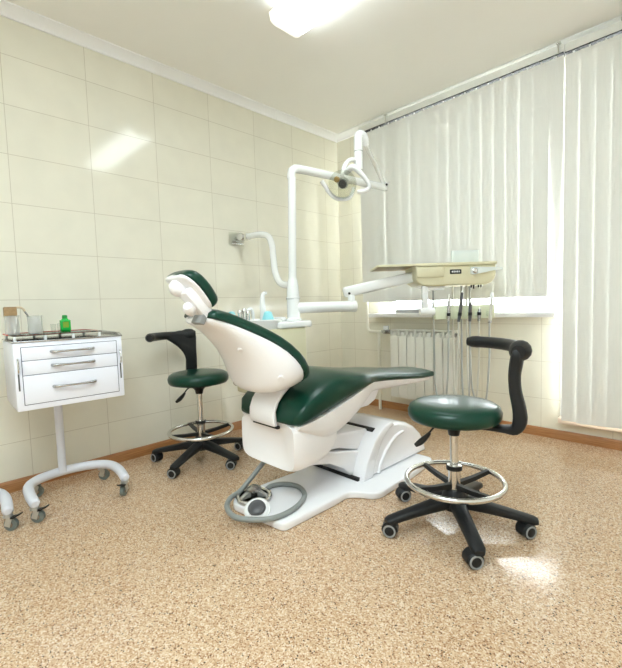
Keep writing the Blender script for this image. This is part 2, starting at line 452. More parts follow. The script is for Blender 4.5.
# ------------------------------------------------------------------ ceiling light and added fill panel
t = thing('ceiling_light', 'lit white fluorescent strip fixture fixed on the ceiling', 'ceiling light', (1.47, -1.43, 2.42))
def strip_light(t, x0, yc, zb):
    b = NB(); box(b, x0+.005, x0+1.215, yc-.105, yc+.105, zb+.045, H, 0.003); obj('housing', b, M['white'], t)
    def pr_(g): return [(yc-.110-g, zb+.05), (yc-.098-g, zb+.010-g), (yc-.075, zb-g), (yc+.075, zb-g), (yc+.098+g, zb+.010-g), (yc+.110+g, zb+.05)]
    b = NB(); prism(b, pr_(0), 'x', x0+.04, x0+1.18); obj('diffuser', b, M['lamp'], t)
    for xa in (x0, x0+1.18):
        b = NB(); prism(b, pr_(.001), 'x', xa, xa+.04, 0.003); obj('end_cap', b, M['lampend'], t)
strip_light(t, .895, -1.435, 2.42)
t = thing('fill_panel', 'added square fill light on the ceiling, unseen behind the viewer', 'ceiling light', (2.2, -3.3, 2.43))  # added out of view to even out the room light, not a known fixture
b = NB(); box(b, 1.60, 2.80, -3.90, -2.70, 2.44, H, 0.004); obj('housing', b, M['white'], t)
b = NB(); box(b, 1.62, 2.78, -3.88, -2.72, 2.428, 2.442, 0.003); obj('diffuser', b, M['panel'], t)

# ------------------------------------------------------------------ radiator, pipes
RX0, RN, RP = 0.647, 7, 0.079
t = thing('radiator', 'white seven-section radiator on the wall under the window sill', 'radiator', (RX0+RN*RP/2, -0.09, 0.13))
for i in range(RN):
    x = RX0 + i*RP; xc = x + RP/2
    b = NB()
    box(b, x+0.002, x+RP-0.002, -0.135, -0.128, 0.145, 0.655, 0.003)
    box(b, xc-0.013, xc+0.013, -0.130, -0.050, 0.15, 0.69, 0.004)
    box(b, x+0.004, x+RP-0.004, -0.052, -0.047, 0.16, 0.69, 0.002)
    box(b, x+0.002, x+RP-0.002, -0.128, -0.048, 0.697, 0.708, 0.003)
    box(b, x+0.002, x+0.010, -0.130, -0.048, 0.65, 0.70, 0.002); box(b, x+RP-0.010, x+RP-0.002, -0.130, -0.048, 0.65, 0.70, 0.002)
    tube(b, [(x+0.0, -0.09, 0.660), (x+RP, -0.09, 0.660)], 0.024, 14); tube(b, [(x+0.0, -0.09, 0.185), (x+RP, -0.09, 0.185)], 0.024, 14)
    tube(b, [(x+0.012, -0.126, 0.662), (xc-0.004, -0.118, 0.688), (xc+0.012, -0.122, 0.676), (x+RP-0.012, -0.126, 0.690)], 0.005, 6, smooth=3)
    obj('section', b, M['rad'], t)
b = NB(); lathe(b, [(0.0, 0), (0.016, 0), (0.016, 0.014), (0.010, 0.016), (0.010, 0.028), (0, 0.028)], (RX0+RN*RP, -0.09, 0.672), (1, 0, 0), 12); obj('plug', b, M['steel'], t)
b = NB(); box(b, 0.67, 0.70, -0.09, 0.0, 0.63, 0.645); obj('wall_hook', b, M['rad'], t)
b = NB(); box(b, 1.12, 1.15, -0.09, 0.0, 0.63, 0.645); obj('wall_hook', b, M['rad'], t)
t = thing('heating_pipe', 'cream heating pipe running past the sill and bending to the radiator', 'pipe', (0.35, -0.05, 0.66))
b = NB(); tube(b, [(0.35, -0.045, 1.25), (0.35, -0.045, 0.76), (0.353, -0.047, 0.715), (0.375, -0.055, 0.688), (0.42, -0.07, 0.683), (0.60, -0.09, 0.683)], 0.0125, 12, smooth=5); obj('supply_pipe', b, M['pipe'], t)
b = NB(); tube(b, [(0.495, -0.080, 0.683), (0.495, -0.080, 0.0)], 0.0125, 12); obj('down_pipe', b, M['pipe'], t)
b = NB(); tube(b, [(0.555, -0.09, 0.683), (0.624, -0.09, 0.683)], 0.018, 12); tube(b, [(0.575, -0.09, 0.683), (0.575, -0.125, 0.683)], 0.013, 10); box(b, 0.56, 0.60, -0.135, -0.122, 0.675, 0.70, 0.003); obj('valve', b, M['steel'], t)
b = NB(); box(b, 0.555, 0.60, -0.1, -0.075, 0.702, 0.735, 0.003); tube(b, [(0.575, -0.09, 0.68), (0.575, -0.09, 0.705)], 0.008, 8); obj('valve_cap', b, M['white'], t)

t = thing('desk_device', 'flat white plastic box lying on the window sill behind the bracket', 'device', (0.84, -0.03, SZ))
b = NB(); prism(b, [(-0.125, SZ), (-0.125, SZ+0.026), (-0.03, SZ+0.085), (0.06, SZ+0.085), (0.06, SZ)], 'x', 0.70, 0.96, 0.006); obj('body', b, M['device'], t)
b = NB(); box(b, 0.93, 0.95, -0.129, -0.123, SZ+0.006, SZ+0.018, 0.002); obj('socket', b, M['dark'], t)

# ------------------------------------------------------------------ stools
def make_stool(label, flare=False):
    t = thing('dental_stool', label, 'stool', (0, 0, 0), 'wheeled dental stools')
    # five-armed base
    b = NB()
    lathe(b, [(0.0, 0.070), (0.045, 0.070), (0.050, 0.085), (0.048, 0.125), (0.034, 0.150), (0.0, 0.150)], n=24)
    for k in range(5):
        a = 2*PI*k/5; R = Matrix.Rotation(a, 3, 'Z')
        rings = []
        for r, hw, zt, zb in ((0.02, 0.026, 0.128, 0.078), (0.06, 0.028, 0.122, 0.074), (0.13, 0.027, 0.108, 0.070), (0.20, 0.025, 0.094, 0.062), (0.255, 0.025, 0.082, 0.055), (0.285, 0.024, 0.076, 0.050), (0.300, 0.016, 0.070, 0.052)):
            zc = (zt+zb)/2; hh = (zt-zb)/2
            rings.append([R @ V((r, hw*sgnpow(math.cos(q*PI/8), .55), zc + hh*sgnpow(math.sin(q*PI/8), .55))) for q in range(16)])
        loft(b, rings)
    obj('base', b, M['black'], t)
    for k in range(5):
        a = 2*PI*k/5; R = Matrix.Rotation(a, 4, 'Z')
        cx = 0.268
        sw = math.radians(200) + (0.3, -0.2, 0.25, -0.3, 0.1)[k]
        T = Matrix.Translation(R @ V((cx, 0, 0))) @ Matrix.Rotation(sw, 4, 'Z')
        b = NB()
        tube(b, [T @ V((0, 0, 0.03)), T @ V((0, 0, 0.062))], 0.009, 10)
        rings = []                                       # hood over the twin wheels
        for yy, s in ((-0.024, .82), (-0.019, 1.0), (0.019, 1.0), (0.024, .82)):
            rings.append([T @ V((0.014 + 0.031*s*math.cos(q*PI/10 - 0.2), yy, 0.028 + 0.031*s*math.sin(q*PI/10 - 0.2))) for q in range(12)] + [T @ V((0.004, yy, 0.030))])
        loft(b, rings)
        c = obj('caster', b, M['black'], t)
        for sgn in (-1, 1):
            b = NB(); ctr = T @ V((0.014, sgn*0.012, 0.0275)); ax = (T.to_3x3() @ V((0, sgn, 0)))
            lathe(b, [(0.0, -0.008), (0.0275, -0.008), (0.0275, 0.012), (0.0245, 0.0155)], ctr, ax, 24, 0)
            lathe(b, [(0.0248, 0.0152), (0.0235, 0.0172), (0.0185, 0.0172), (0.0175, 0.0150)], ctr, ax, 24, 1)
            lathe(b, [(0.0180, 0.0150), (0.010, 0.0180), (0.0, 0.0185)], ctr, ax, 24, 0)
            obj('wheel', b, [M['black'], M['grey']], c)
    b = NB(); lathe(b, [(0.0, 0.14), (0.024, 0.14), (0.024, 0.232), (0.028, 0.234), (0.028, 0.248), (0.016, 0.250), (0.016, 0.47), (0, 0.47)], n=24); obj('column', b, M['chrome'], t)
    b = NB(); lathe(b, [(0.0245, 0.228), (0.031, 0.230), (0.031, 0.246), (0.0245, 0.248)], n=24); obj('collar', b, M['black'], t)
    b = NB(); tube(b, [(0.187*math.cos(2*PI*k/48), 0.187*math.sin(2*PI*k/48), 0.185) for k in range(48)], 0.0105, 12, closed=True); fr = obj('foot_ring', b, M['chrome'], t)
    for k in range(4):
        a = PI/4 + k*PI/2; b = NB()
        rings = []
        for r, w, z in ((0.022, 0.011, 0.166), (0.10, 0.009, 0.172), (0.182, 0.007, 0.184)):
            d = V((math.cos(a), math.sin(a), 0)); s = V((-math.sin(a), math.cos(a), 0)); u = V((0, 0, 1))
            rings.append([d*r + s*w*i + u*(z + 0.009*j) for i, j in ((-1, -1), (1, -1), (1, 1), (-1, 1))])
        loft(b, rings); obj('spoke', b, M['black'], fr)
    # seat
    b = NB(); pr_ = [(0.0, 0.452), (0.150, 0.452), (0.168, 0.456), (0.1765, 0.468), (0.1785, 0.488), (0.172, 0.506), (0.155, 0.517), (0.12, 0.5225), (0.06, 0.524), (0, 0.524)]
    lathe(b, pr_, n=48); obj('seat', b, M['green'], t, sharp=70)
    b = NB(); lathe(b, [(0, 0.388), (0.021, 0.388), (0.026, 0.412), (0.044, 0.430), (0.10, 0.440), (0.11, 0.453), (0, 0.453)], n=24); box(b, -0.05, 0.05, -0.04, 0.04, 0.432, 0.45, 0.006); obj('seat_plate', b, M['black'], t)
    b = NB(); tube(b, [(-0.03, 0, 0.440), (-0.075, 0, 0.415), (-0.105, 0, 0.375)], 0.004, 8, smooth=4); tube(b, [(-0.092, 0, 0.392), (-0.105, 0, 0.375), (-0.128, 0, 0.352), (-0.150, 0, 0.335)], [0.006, 0.010, 0.013, 0.008], 10, smooth=3); obj('height_lever', b, M['black'], t)
    # backrest: bracket, stalk with gusset, curved torso bar
    b = NB(); rings = []
    path = [(0.06, 0.437, .030, .010), (0.14, 0.436, .030, .010), (0.19, 0.436, .032, .013), (0.220, 0.440, .036, .020), (0.236, 0.470, .037, .025), (0.234, 0.52, .036, .023), (0.222, 0.58, .035, .021), (0.218, 0.64, .036, .021), (0.224, 0.69, .042, .023), (0.228, 0.72, .046, .022), (0.228, 0.745, .040, .017)]
    pp = smooth_pts([(p[0], 0, p[1]) for p in path], 3); ww = smooth_pts([(p[2], p[3], 0) for p in path], 3)
    for i, p in enumerate(pp):
        tg = (pp[min(i+1, len(pp)-1)] - pp[max(0, i-1)]).normalized(); nr = V((-tg.z, 0, tg.x))
        wy, wr = ww[i].x, ww[i].y; sh = 0.0
        if p.z > 0.57:                                   # flare towards the bar
            f = ((p.z-0.57)/0.175)**1.9; sh = (0.082 if flare else 0.030)*f; wy += (0.072 if flare else 0.025)*f
        ring = [p + V((0, sh, 0)) + V((0, 1, 0))*wy*sgnpow(math.cos(q*PI/8), .6) + nr*wr*sgnpow(math.sin(q*PI/8), .6) for q in range(16)]
        rings.append([w_ - V((w_.y*w_.y/0.52 if w_.z > 0.5 else 0, 0, 0)) for w_ in ring])
    loft(b, rings); st = obj('backrest_stalk', b, M['black'], t)
    b = NB(); arc = []
    for k in range(21):
        a = math.radians(-9 + 92*k/20); arc.append((0.262*math.cos(a) - 0.026, 0.262*math.sin(a) + 0.004, 0.733 + 0.006*math.sin(a)))
    rs = [0.024, 0.037, 0.039, 0.037] + [0.029]*2 + [0.0245]*12 + [0.026, 0.025, 0.018]
    tube(b, arc, rs, 14); bar = obj('backrest_bar', b, M['black'], t)
    return t
def pose(st, loc, base, upper, lever, dz, ring=0):
    st.location = loc
    for ch in st.children:
        n = ch.name.split('.')[0]
        if n in ('base', 'caster', 'foot_ring'): ch.rotation_euler = (0, 0, math.radians(base))
        if n == 'foot_ring': ch.rotation_euler = (0, 0, math.radians(base + ring))
        elif n.startswith('backrest'): ch.rotation_euler = (0, 0, math.radians(upper))
        elif n == 'height_lever': ch.rotation_euler = (0, 0, math.radians(lever))
        if n in ('seat', 'seat_plate', 'height_lever') or n.startswith('backrest'): ch.location.z += dz
s0 = make_stool('round green stool in front, close to the camera, its black arm on the right')
s1 = make_stool('round green stool against the left tiled wall, behind the chair headrest', True)
pose(s0, (1.814, -1.341, 0), 24.5, 15, 30, -0.018)
pose(s1, (0.368, -1.694, 0), 12, 163, 40, 0.022, 28)

# ------------------------------------------------------------------ dental chair
XC = 1.13
t = thing('dental_chair', 'reclined dental patient chair with dark green cushions and white shells', 'dental chair', (1.155, -1.33, 0))
def rounded(poly, r, n=4):
    out = []
    N = len(poly)
    for i in range(N):
        p0, p1, p2 = V(poly[i-1]), V(poly[i]), V(poly[(i+1) % N])
        a = (p0-p1); c = (p2-p1); ra = min(r, a.length*.45); rc = min(r, c.length*.45)
        q0 = p1 + a.normalized()*ra; q2 = p1 + c.normalized()*rc
        for k in range(n+1):
            s = k/n; out.append(tuple(q0*(1-s)**2 + p1*2*s*(1-s) + q2*s*s))
    return out
half = [(1.340, -1.868), (1.340, -1.54), (1.332, -1.475), (1.375, -1.435), (1.425, -1.41), (1.450, -1.375), (1.435, -1.10), (1.405, -0.83)]
half = [(x+.020, y) for x, y in half]; poly = half + [(2.35-x, y) for x, y in half[:0:-1]] + [(0.985, -1.850), (1.050, -1.905)]
b = NB(); prism(b, rounded(poly, 0.030), 'z', 0.0, 0.034, 0.008); obj('base_plate', b, M['plate'], t, sharp=50)
b = NB()
cov = [(-1.335, 0.034), (-1.300, 0.125), (-1.235, 0.215), (-1.160, 0.258), (-1.10, 0.270), (-1.03, 0.268), (-0.95, 0.246), (-0.875, 0.208), (-0.81, 0.155), (-0.77, 0.10), (-0.752, 0.034)]
prism(b, cov, 'x', 1.01, 1.338, 0.022, 4); bc = obj('base_cover', b, M['plate'], t, sharp=50)
b = NB()
outer = [(-1.345, 0.034), (-1.312, 0.125), (-1.246, 0.222), (-1.165, 0.272), (-1.10, 0.286)]
inner = [(-1.075, 0.262), (-1.125, 0.250), (-1.185, 0.205), (-1.240, 0.120), (-1.270, 0.034)]
prism(b, outer + inner, 'x', 1.002, 1.346, 0.008, 3); obj('cover_rim', b, M['plate'], bc, sharp=50)
b = NB(); tube(b, [(1.335, -1.215, 0.040), (1.337, -1.195, 0.085), (1.337, -1.14, 0.150), (1.337, -1.06, 0.196), (1.336, -1.00, 0.205), (1.332, -0.975, 0.200)], [0.010, 0.012, 0.012, 0.011, 0.009, 0.004], 10, smooth=4); obj('side_rib', b, M['plate'], bc)
b = NB(); box(b, 1.02, 1.300, -1.21, -1.14, 0.205, 0.260, 0.004); obj('cover_opening', b, M['dark'], bc)
# lift arms
b = NB(); prism(b, [(-1.66, 0.30), (-1.49, 0.285), (-1.16, 0.250), (-1.16, 0.15), (-1.30, 0.165), (-1.42, 0.205), (-1.50, 0.215), (-1.66, 0.21)], 'x', 1.02, 1.262, 0.010); obj('lift_arm', b, M['plate'], t)
b = NB(); prism(b, [(-1.62, 0.25), (-1.46, 0.20), (-1.30, 0.165), (-1.20, 0.155), (-1.20, 0.050), (-1.350, 0.050), (-1.40, 0.10), (-1.50, 0.152), (-1.62, 0.18)], 'x', 1.02, 1.272, 0.010); obj('lift_arm', b, M['plate'], t)
b = NB(); box(b, 1.00, 1.318, -1.358, -1.330, 0.034, 0.049); obj('floor_gap', b, M['dark'], t)
# seat hull: rear box and tapered apron under the cushion
def hullring(y, zt, zb, hw, p=.35, xo=0.0, n=28):
    zc, hh = (zt+zb)/2, (zt-zb)/2
    return [V((XC + xo + hw*sgnpow(math.cos(2*PI*q/n), p), y, zc + hh*sgnpow(math.sin(2*PI*q/n), p))) for q in range(n)]
b = NB(); rings = []
for y, zt, zb, hw in ((-1.752, .395, .22, .150), (-1.762, .402, .205, .176), (-1.764, .406, .196, .190), (-1.745, .41, .188, .196), (-1.70, .42, .185, .199), (-1.64, .43, .188, .201), (-1.58, .43, .200, .199), (-1.53, .43, .222, .193), (-1.49, .43, .250, .182), (-1.47, .43, .28, .165)):
    rings.append(hullring(y, zt, zb, hw, .36))
loft(b, rings); obj('rear_housing', b, M['shell'], t, sharp=60)
b = NB(); rings = []
lowt = [(-1.765, .395), (-1.70, .345), (-1.60, .290), (-1.52, .288), (-1.42, .325), (-1.33, .370), (-1.25, .415), (-1.18, .438), (-1.0, .432), (-0.85, .426), (-0.70, .419), (-0.57, .414)]
cbt = [(-1.765, .386), (-1.70, .395), (-1.60, .414), (-1.44, .456), (-1.30, .490), (-1.22, .498), (-1.12, .490), (-0.92, .468), (-0.70, .445), (-0.55, .434)]
hwt = [(-1.765, .205), (-1.6, .220), (-1.40, .220), (-1.28, .205), (-1.18, .170), (-1.0, .158), (-0.7, .150), (-0.57, .135)]
for k in range(33):
    y = -1.745 + (1.745-0.575)*k/32
    zb = csm(lowt, y); zt = csm(cbt, y)+0.012; hw = csm(hwt, y)
    n = 28; ring = []
    for q in range(n):
        cs, sn = math.cos(2*PI*q/n), math.sin(2*PI*q/n)
        p = .45 if sn < 0 else .2
        x = XC + hw*sgnpow(cs, p)
        z = zt + (zb-zt)*abs(sn)**.5 if sn < 0 else zt
        if sn >= 0: z = zt - 0.002*(1-sn)
        ring.append(V((x, y, z)))
    rings.append(ring)
loft(b, rings); obj('seat_shell', b, M['shell'], t, sharp=60)
b = NB(); prism(b, [(-1.36, .42), (-1.30, .36), (-1.22, .352), (-1.12, .352), (-1.06, .375), (-1.02, .43), (-1.02, .445), (-1.30, .46)], 'x', 1.05, 1.21, 0.012); obj('leg_rest_mount', b, M['shell'], t)
# seat cushion with leg rest
topt = [(-1.765, .470), (-1.70, .520), (-1.60, .570), (-1.49, .598), (-1.40, .592), (-1.283, .572), (-1.15, .552), (-0.985, .534), (-0.80, .508), (-0.68, .494), (-0.54, .483)]
hcw = [(-1.765, .215), (-1.70, .228), (-1.6, .230), (-1.40, .230), (-1.28, .220), (-1.18, .188), (-1.05, .172), (-0.7, .163), (-0.57, .150)]
b = NB(); rings = []
ys = [-1.765 + (1.765-0.545)*(k/48) for k in range(46)] + [-0.60, -0.58, -0.565, -0.553, -0.545]
for k, y in enumerate(ys):
    zb = csm(cbt, y); zt = csm(topt, y); hw = csm(hcw, y)
    e0 = (y+1.765)/0.035; e1 = (-0.540-y)/0.025; e = min(1, max(0, min(e0, e1))); f = math.sqrt(max(0, 1-(1-e)**2))
    zc = (zb+zt)/2 - 0.1*(zt-zb)*(1-f); hh = (zt-zb)/2*((0.35+0.65*f) if e0 < e1 else (0.62+0.38*f)); hw *= (0.86+0.14*f)
    n = 36; ring = []
    for q in range(n):
        cs, sn = math.cos(2*PI*q/n), math.sin(2*PI*q/n)
        x = hw*sgnpow(cs, .42); z = zc + hh*sgnpow(sn, .55)
        if sn > 0: z -= 0.014*(abs(x)/hw)**2*sn - 0.004
        ring.append(V((XC + x, y, z)))
    rings.append(ring)
loft(b, rings); obj('seat_cushion', b, M['green'], t, sharp=70)
# hip link in front of the rear of the seat
b = NB(); prism(b, [(-1.690, .570), (-1.735, .530), (-1.768, .490), (-1.785, .450), (-1.788, .405), (-1.778, .385), (-1.762, .385), (-1.767, .450), (-1.750, .485), (-1.722, .515), (-1.660, .560)], 'x', 1.037, 1.216, 0.008); obj('back_link', b, M['shell'], t)
b = NB(); box(b, 1.042, 1.222, -1.771, -1.755, .374, .386, 0.002); obj('link_slot', b, M['dark'], t)
# backrest: a bowed teardrop, shell behind and cushion in front of the parting line
bl = [(-1.700, .556), (-1.714, .598), (-1.745, .660), (-1.800, .724), (-1.865, .774), (-1.935, .814), (-2.008, .848), (-2.084, .874)]
bc_ = [V((XC, y, z)) for y, z in bl]
def bpos(s):
    k = s*(len(bc_)-1); t3 = [(i, q.y) for i, q in enumerate(bc_)]; t4 = [(i, q.z) for i, q in enumerate(bc_)]
    return V((XC, csm(t3, k), csm(t4, k)))
def bnrm(s):
    tg = (bpos(min(1, s+.04)) - bpos(max(0, s-.04))).normalized(); q = V((0, tg.z, -tg.y)); return q if q.z > 0 else -q
hwB = [(0, .045), (.03, .105), (.08, .160), (.15, .205), (.25, .229), (.38, .222), (.52, .192), (.68, .152), (.84, .122), (.93, .108), (.975, .100), (1.0, .080)]
dB = [(0, .050), (.05, .106), (.14, .140), (.28, .148), (.45, .126), (.65, .084), (.85, .044), (1, .022)]
cB = [(0, .022), (.04, .042), (.12, .052), (.4, .052), (.7, .048), (.9, .044), (.97, .036), (1, .020)]
SS = [0, .01, .025, .05, .08, .115, .15, .195, .24, .3, .36, .43, .5, .57, .65, .72, .8, .86, .92, .95, .975, .99, 1.0]
b = NB(); b2 = NB(); rings = []; rings2 = []
n = 44
for s in SS:
    c = bpos(s); nrm = bnrm(s); hw = csm(hwB, s); d = csm(dB, s); tk = csm(cB, s)
    r1 = []; r2 = []
    for q in range(n):
        cs, sn = math.cos(2*PI*q/n), math.sin(2*PI*q/n)
        dep = d*sgnpow(sn, .9) if sn < 0 else 0.012*sn
        r1.append(c + V((1, 0, 0))*hw*sgnpow(cs, .85) + nrm*dep)
        dep = tk*sgnpow(sn, .5) if sn > 0 else 0.010*sn
        r2.append(c + V((1, 0, 0))*(hw*1.02 + .003 + .012*max(0, s-.85)/.15)*sgnpow(cs, .75) + nrm*(dep + 0.008))
    rings.append(r1); rings2.append(r2)
loft(b, rings); loft(b2, rings2)
bs = obj('backrest_shell', b, M['shell'], t, sharp=60)
obj('backrest_cushion', b2, M['green'], t, sharp=70)
BOLTS = [(.66, .090), (.31, .192)]
for s, xx in BOLTS:
    d = csm(dB, s); hw = csm(hwB, s); cs = (xx/hw)**(1/.85); k = (1-cs*cs)**.45; nrm = bnrm(s)
    c = bpos(s) - nrm*(d*k - 0.003) + V((xx, 0, 0)); ax = (-nrm + V((1, 0, 0))*(.9*xx/hw)).normalized()
    b = NB(); lathe(b, [(.0145, -.006), (.0145, .003), (.011, .006), (0, .0065)], c, ax, 18); obj('screw_cap', b, M['shell'], bs)
# headrest
hX = XC + .018
hB, hT = V((hX, -2.060, .910)), V((hX, -2.160, 1.046)); hl = (hT-hB).length; hu = (hT-hB).normalized(); hn = V((0, hu.z, -hu.y))
b = NB(); b2 = NB(); rings = []; rings2 = []
for s in (0, .03, .08, .16, .3, .45, .6, .75, .86, .93, .98, 1.0):
    e = math.sqrt(max(0, 1-abs(2*s-1)**5)); bend = -0.012*max(0, s-.5)**1.5*4
    c = hB + hu*(s*hl) + hn*bend
    hw = .095*(.55+.45*e); tk = .048*(.4+.6*e); dk = .018*(.4+.6*e)
    r1 = []; r2 = []
    for q in range(n):
        cs, sn = math.cos(2*PI*q/n), math.sin(2*PI*q/n)
        r1.append(c + V((1, 0, 0))*hw*.96*sgnpow(cs, .8) + hn*(dk*sgnpow(sn, .8) if sn < 0 else .010*sn))
        r2.append(c + V((1, 0, 0))*(hw+.003)*sgnpow(cs, .7) + hn*(.008 + (tk*sgnpow(sn, .55) if sn > 0 else .008*sn)))
    rings.append(r1); rings2.append(r2)
loft(b, rings); loft(b2, rings2)
hs = obj('headrest_shell', b, M['shell'], t, sharp=60); obj('headrest_cushion', b2, M['green'], t, sharp=70)
b = NB(); lathe(b, [(0, -.034), (.018, -.031), (.031, -.018), (.035, 0), (.031, .016), (.016, .028), (0, .031)], V((XC+.022, -2.160, .990)), (0, -.75, -.6), 24); obj('headrest_housing', b, M['shell'], t, sharp=80)
b = NB(); R = Matrix.Translation((XC+.052, -2.104, .930)) @ Matrix.Rotation(math.radians(-50), 4, 'X')
box(b, -.036, .036, -.070, .080, -.022, .020, .008, mat=R)
hb = obj('headrest_bar', b, M['shell'], t)
b = NB(); lathe(b, [(0, -.03), (.014, -.028), (.023, -.012), (.025, .006), (.018, .020), (0, .026)], (XC+.055, -2.134, .912), (.45, -.6, .62), 20); obj('adjuster_knob', b, M['shell'], t)
b = NB(); R = Matrix.Translation((XC+.052, -2.092, .886)) @ Matrix.Rotation(math.radians(-30), 4, 'X')
box(b, -.034, .034, -.006, .016, -.034, .032, .003, mat=R); obj('headrest_bracket', b, M['grey'], t)

# ------------------------------------------------------------------ foot switches on the base plate
t = thing('foot_pedal', 'round chrome foot pedal with grey hose lying on the chair base', 'foot pedal', (1.085, -1.812, 0.034))
b = NB(); lathe(b, [(0, .034), (.078, .034), (.080, .040), (.078, .048), (.066, .052), (0, .052)], (1.085, -1.812, 0), n=32); obj('base', b, M['satin'], t)
for k in range(3):
    a = 0.5 + k*2*PI/3; b = NB(); d = V((math.cos(a), math.sin(a), 0)); s = V((-d.y, d.x, 0)); c = V((1.085, -1.812, .052))
    loft(b, [[c + d*r + s*w*i + V((0, 0, z*j)) for i, j in ((-1, 0), (1, 0), (1, 1), (-1, 1))] for r, w, z in ((.0, .010, .028), (.035, .009, .022), (.070, .008, .006))]); obj('spoke', b, M['satin'], t)
b = NB(); lathe(b, [(0, .052), (.024, .052), (.024, .074), (.034, .078), (.034, .086), (.020, .094), (0, .095)], (1.085, -1.812, 0), n=24); obj('knob', b, M['steel'], t)
b = NB(); lathe(b, [(.080, .046), (.083, .050), (.080, .056), (.076, .052)], (1.085, -1.812, 0), n=32); obj('rim', b, M['chrome'], t)
b = NB(); tube(b, [(1.06, -1.70, .20), (1.02, -1.725, .14), (1.010, -1.83, .058), (1.025, -1.900, .047), (1.095, -1.960, .046), (1.20, -1.975, .046), (1.300, -1.890, .046), (1.310, -1.77, .046), (1.255, -1.655, .046), (1.165, -1.610, .046), (1.09, -1.635, .046), (1.06, -1.69, .046), (1.075, -1.735, .046)], .0115, 12, smooth=6)
obj('hose', b, M['dhose'], t)
t = thing('foot_switch', 'small white disc switch with dark grey button beside the chrome pedal', 'foot switch', (1.205, -1.882, 0.034))
sc, sa = V((1.205, -1.882, .048)), V((.42, -.44, 1.0)).normalized()
b = NB(); lathe(b, [(0, -.012), (.050, -.012), (.056, -.004), (.056, .004), (.048, .012), (0, .012)], sc, sa, n=32); lathe(b, [(0, .034), (.045, .034), (.045, .044), (0, .044)], (1.205, -1.882, 0), n=28); obj('disc', b, M['white'], t)
b = NB(); lathe(b, [(0, .010), (.036, .010), (.038, .016), (.035, .022), (.028, .021), (.022, .025), (0, .026)], sc, sa, n=28); obj('button', b, M['midgrey'], t)

# ------------------------------------------------------------------ dental unit with cuspidor and post
UX = 0.70
t = thing('dental_unit', 'cream dental unit with white spittoon and tall post behind the patient chair', 'dental unit', (UX, -1.30, 0.42))
b = NB(); prism(b, rounded([(.57, -1.56), (.84, -1.56), (.84, -1.215), (.57, -1.215)], .03), 'z', .42, .79, .008); obj('cabinet', b, M['cream'], t)
b = NB(); box(b, .80, .98, -1.46, -1.34, .40, .47, .012); obj('mounting_arm', b, M['plate'], t)
b = NB(); prism(b, rounded([(.56, -1.44), (.85, -1.44), (.85, -1.175), (.56, -1.175)], .03), 'z', .79, .828, .010); obj('deck', b, M['white'], t)
b = NB(); lathe(b, [(0, .745), (.05, .745), (.095, .770), (.122, .815), (.127, .842), (.120, .846), (.110, .830), (.080, .785), (.03, .770), (0, .769)], (UX+.02, -1.47, 0), n=36); obj('spittoon_bowl', b, M['white'], t)
b = NB(); lathe(b, [(0, .825), (.050, .825), (.050, .838), (.040, .842), (.039, .962), (.043, .964), (.043, .972), (.039, .975), (.036, 1.04), (.030, 1.075), (.0245, 1.09), (.0245, 1.10), (0, 1.10)], (UX+.003, -1.203, 0), n=24); tube(b, [(UX+.003, -1.203, 1.09), (UX+.015, -1.190, 1.70)], .0245, 16); post = obj('post', b, M['white'], t)
b = NB(); lathe(b, [(.0395, .960), (.0405, .961), (.0405, .965), (.0395, .966)], (UX, -1.205, 0), n=24); obj('seam_ring', b, M['midgrey'], post)
# side arm to the clamp by the wall
b = NB(); tube(b, [(.15, -1.135, 1.430), (.28, -1.130, 1.425), (.375, -1.130, 1.400), (.435, -1.145, 1.335), (.465, -1.160, 1.24), (.50, -1.175, 1.14), (.56, -1.190, 1.075), (.63, -1.200, 1.052), (.70, -1.205, 1.050)], .0215, 14, smooth=6); arm = obj('side_arm', b, M['white'], t)
b = NB(); box(b, .105, .155, -1.158, -1.112, 1.408, 1.452, .006); lathe(b, [(0, -.03), (.026, -.03), (.030, -.015), (.030, .015), (.024, .03), (0, .03)], (.085, -1.15, 1.43), (0.5, -.8, 0), 16); tube(b, [(.055, -1.15, 1.43), (.002, -1.15, 1.43)], .014, 10); obj('clamp', b, M['chrome'], arm)
b = NB(); box(b, .006, .018, -1.215, -1.085, 1.375, 1.475, .003); obj('backplate', b, M['clearp'], arm)
b = NB(); box(b, .018, .034, -1.20, -1.10, 1.386, 1.398, .003); box(b, .018, .026, -1.19, -1.12, 1.405, 1.412, .002); obj('lower_bar', b, M['chrome'], arm)
# water taps and cup filler
b = NB()
for yy, h in ((-1.545, .905), (-1.515, .915), (-1.49, .90)):
    lathe(b, [(0, .84), (.012, .84), (.011, h-.025), (.014, h-.022), (.014, h-.008), (.008, h), (0, h)], (.625, yy, 0), n=14)
tube(b, [(.63, -1.53, .83), (.63, -1.49, .83)], .018, 10)
obj('tap', b, M['chrome'], t)
b = NB(); tube(b, [(.60, -1.435, .82), (.60, -1.437, .88), (.603, -1.45, .905), (.612, -1.475, .905), (.616, -1.49, .885)], .010, 12, smooth=5); obj('bowl_rinser', b, M['white'], t)
b = NB(); tube(b, [(.64, -1.387, .82), (.64, -1.387, .86), (.64, -1.392, .93), (.638, -1.388, .985), (.636, -1.372, 1.0)], [.024, .022, .017, .013, .012], 14, smooth=4); lathe(b, [(0, -.012), (.011, -.006), (.013, 0), (.011, .008), (0, .012)], (.636, -1.367, 1.0), n=14); obj('cup_filler', b, M['white'], t)
b = NB(); prism(b, rounded([(.60, -1.33), (.70, -1.33), (.70, -1.25), (.60, -1.25)], .03), 'z', .828, .852, .006); obj('cup_stand', b, M['white'], t)
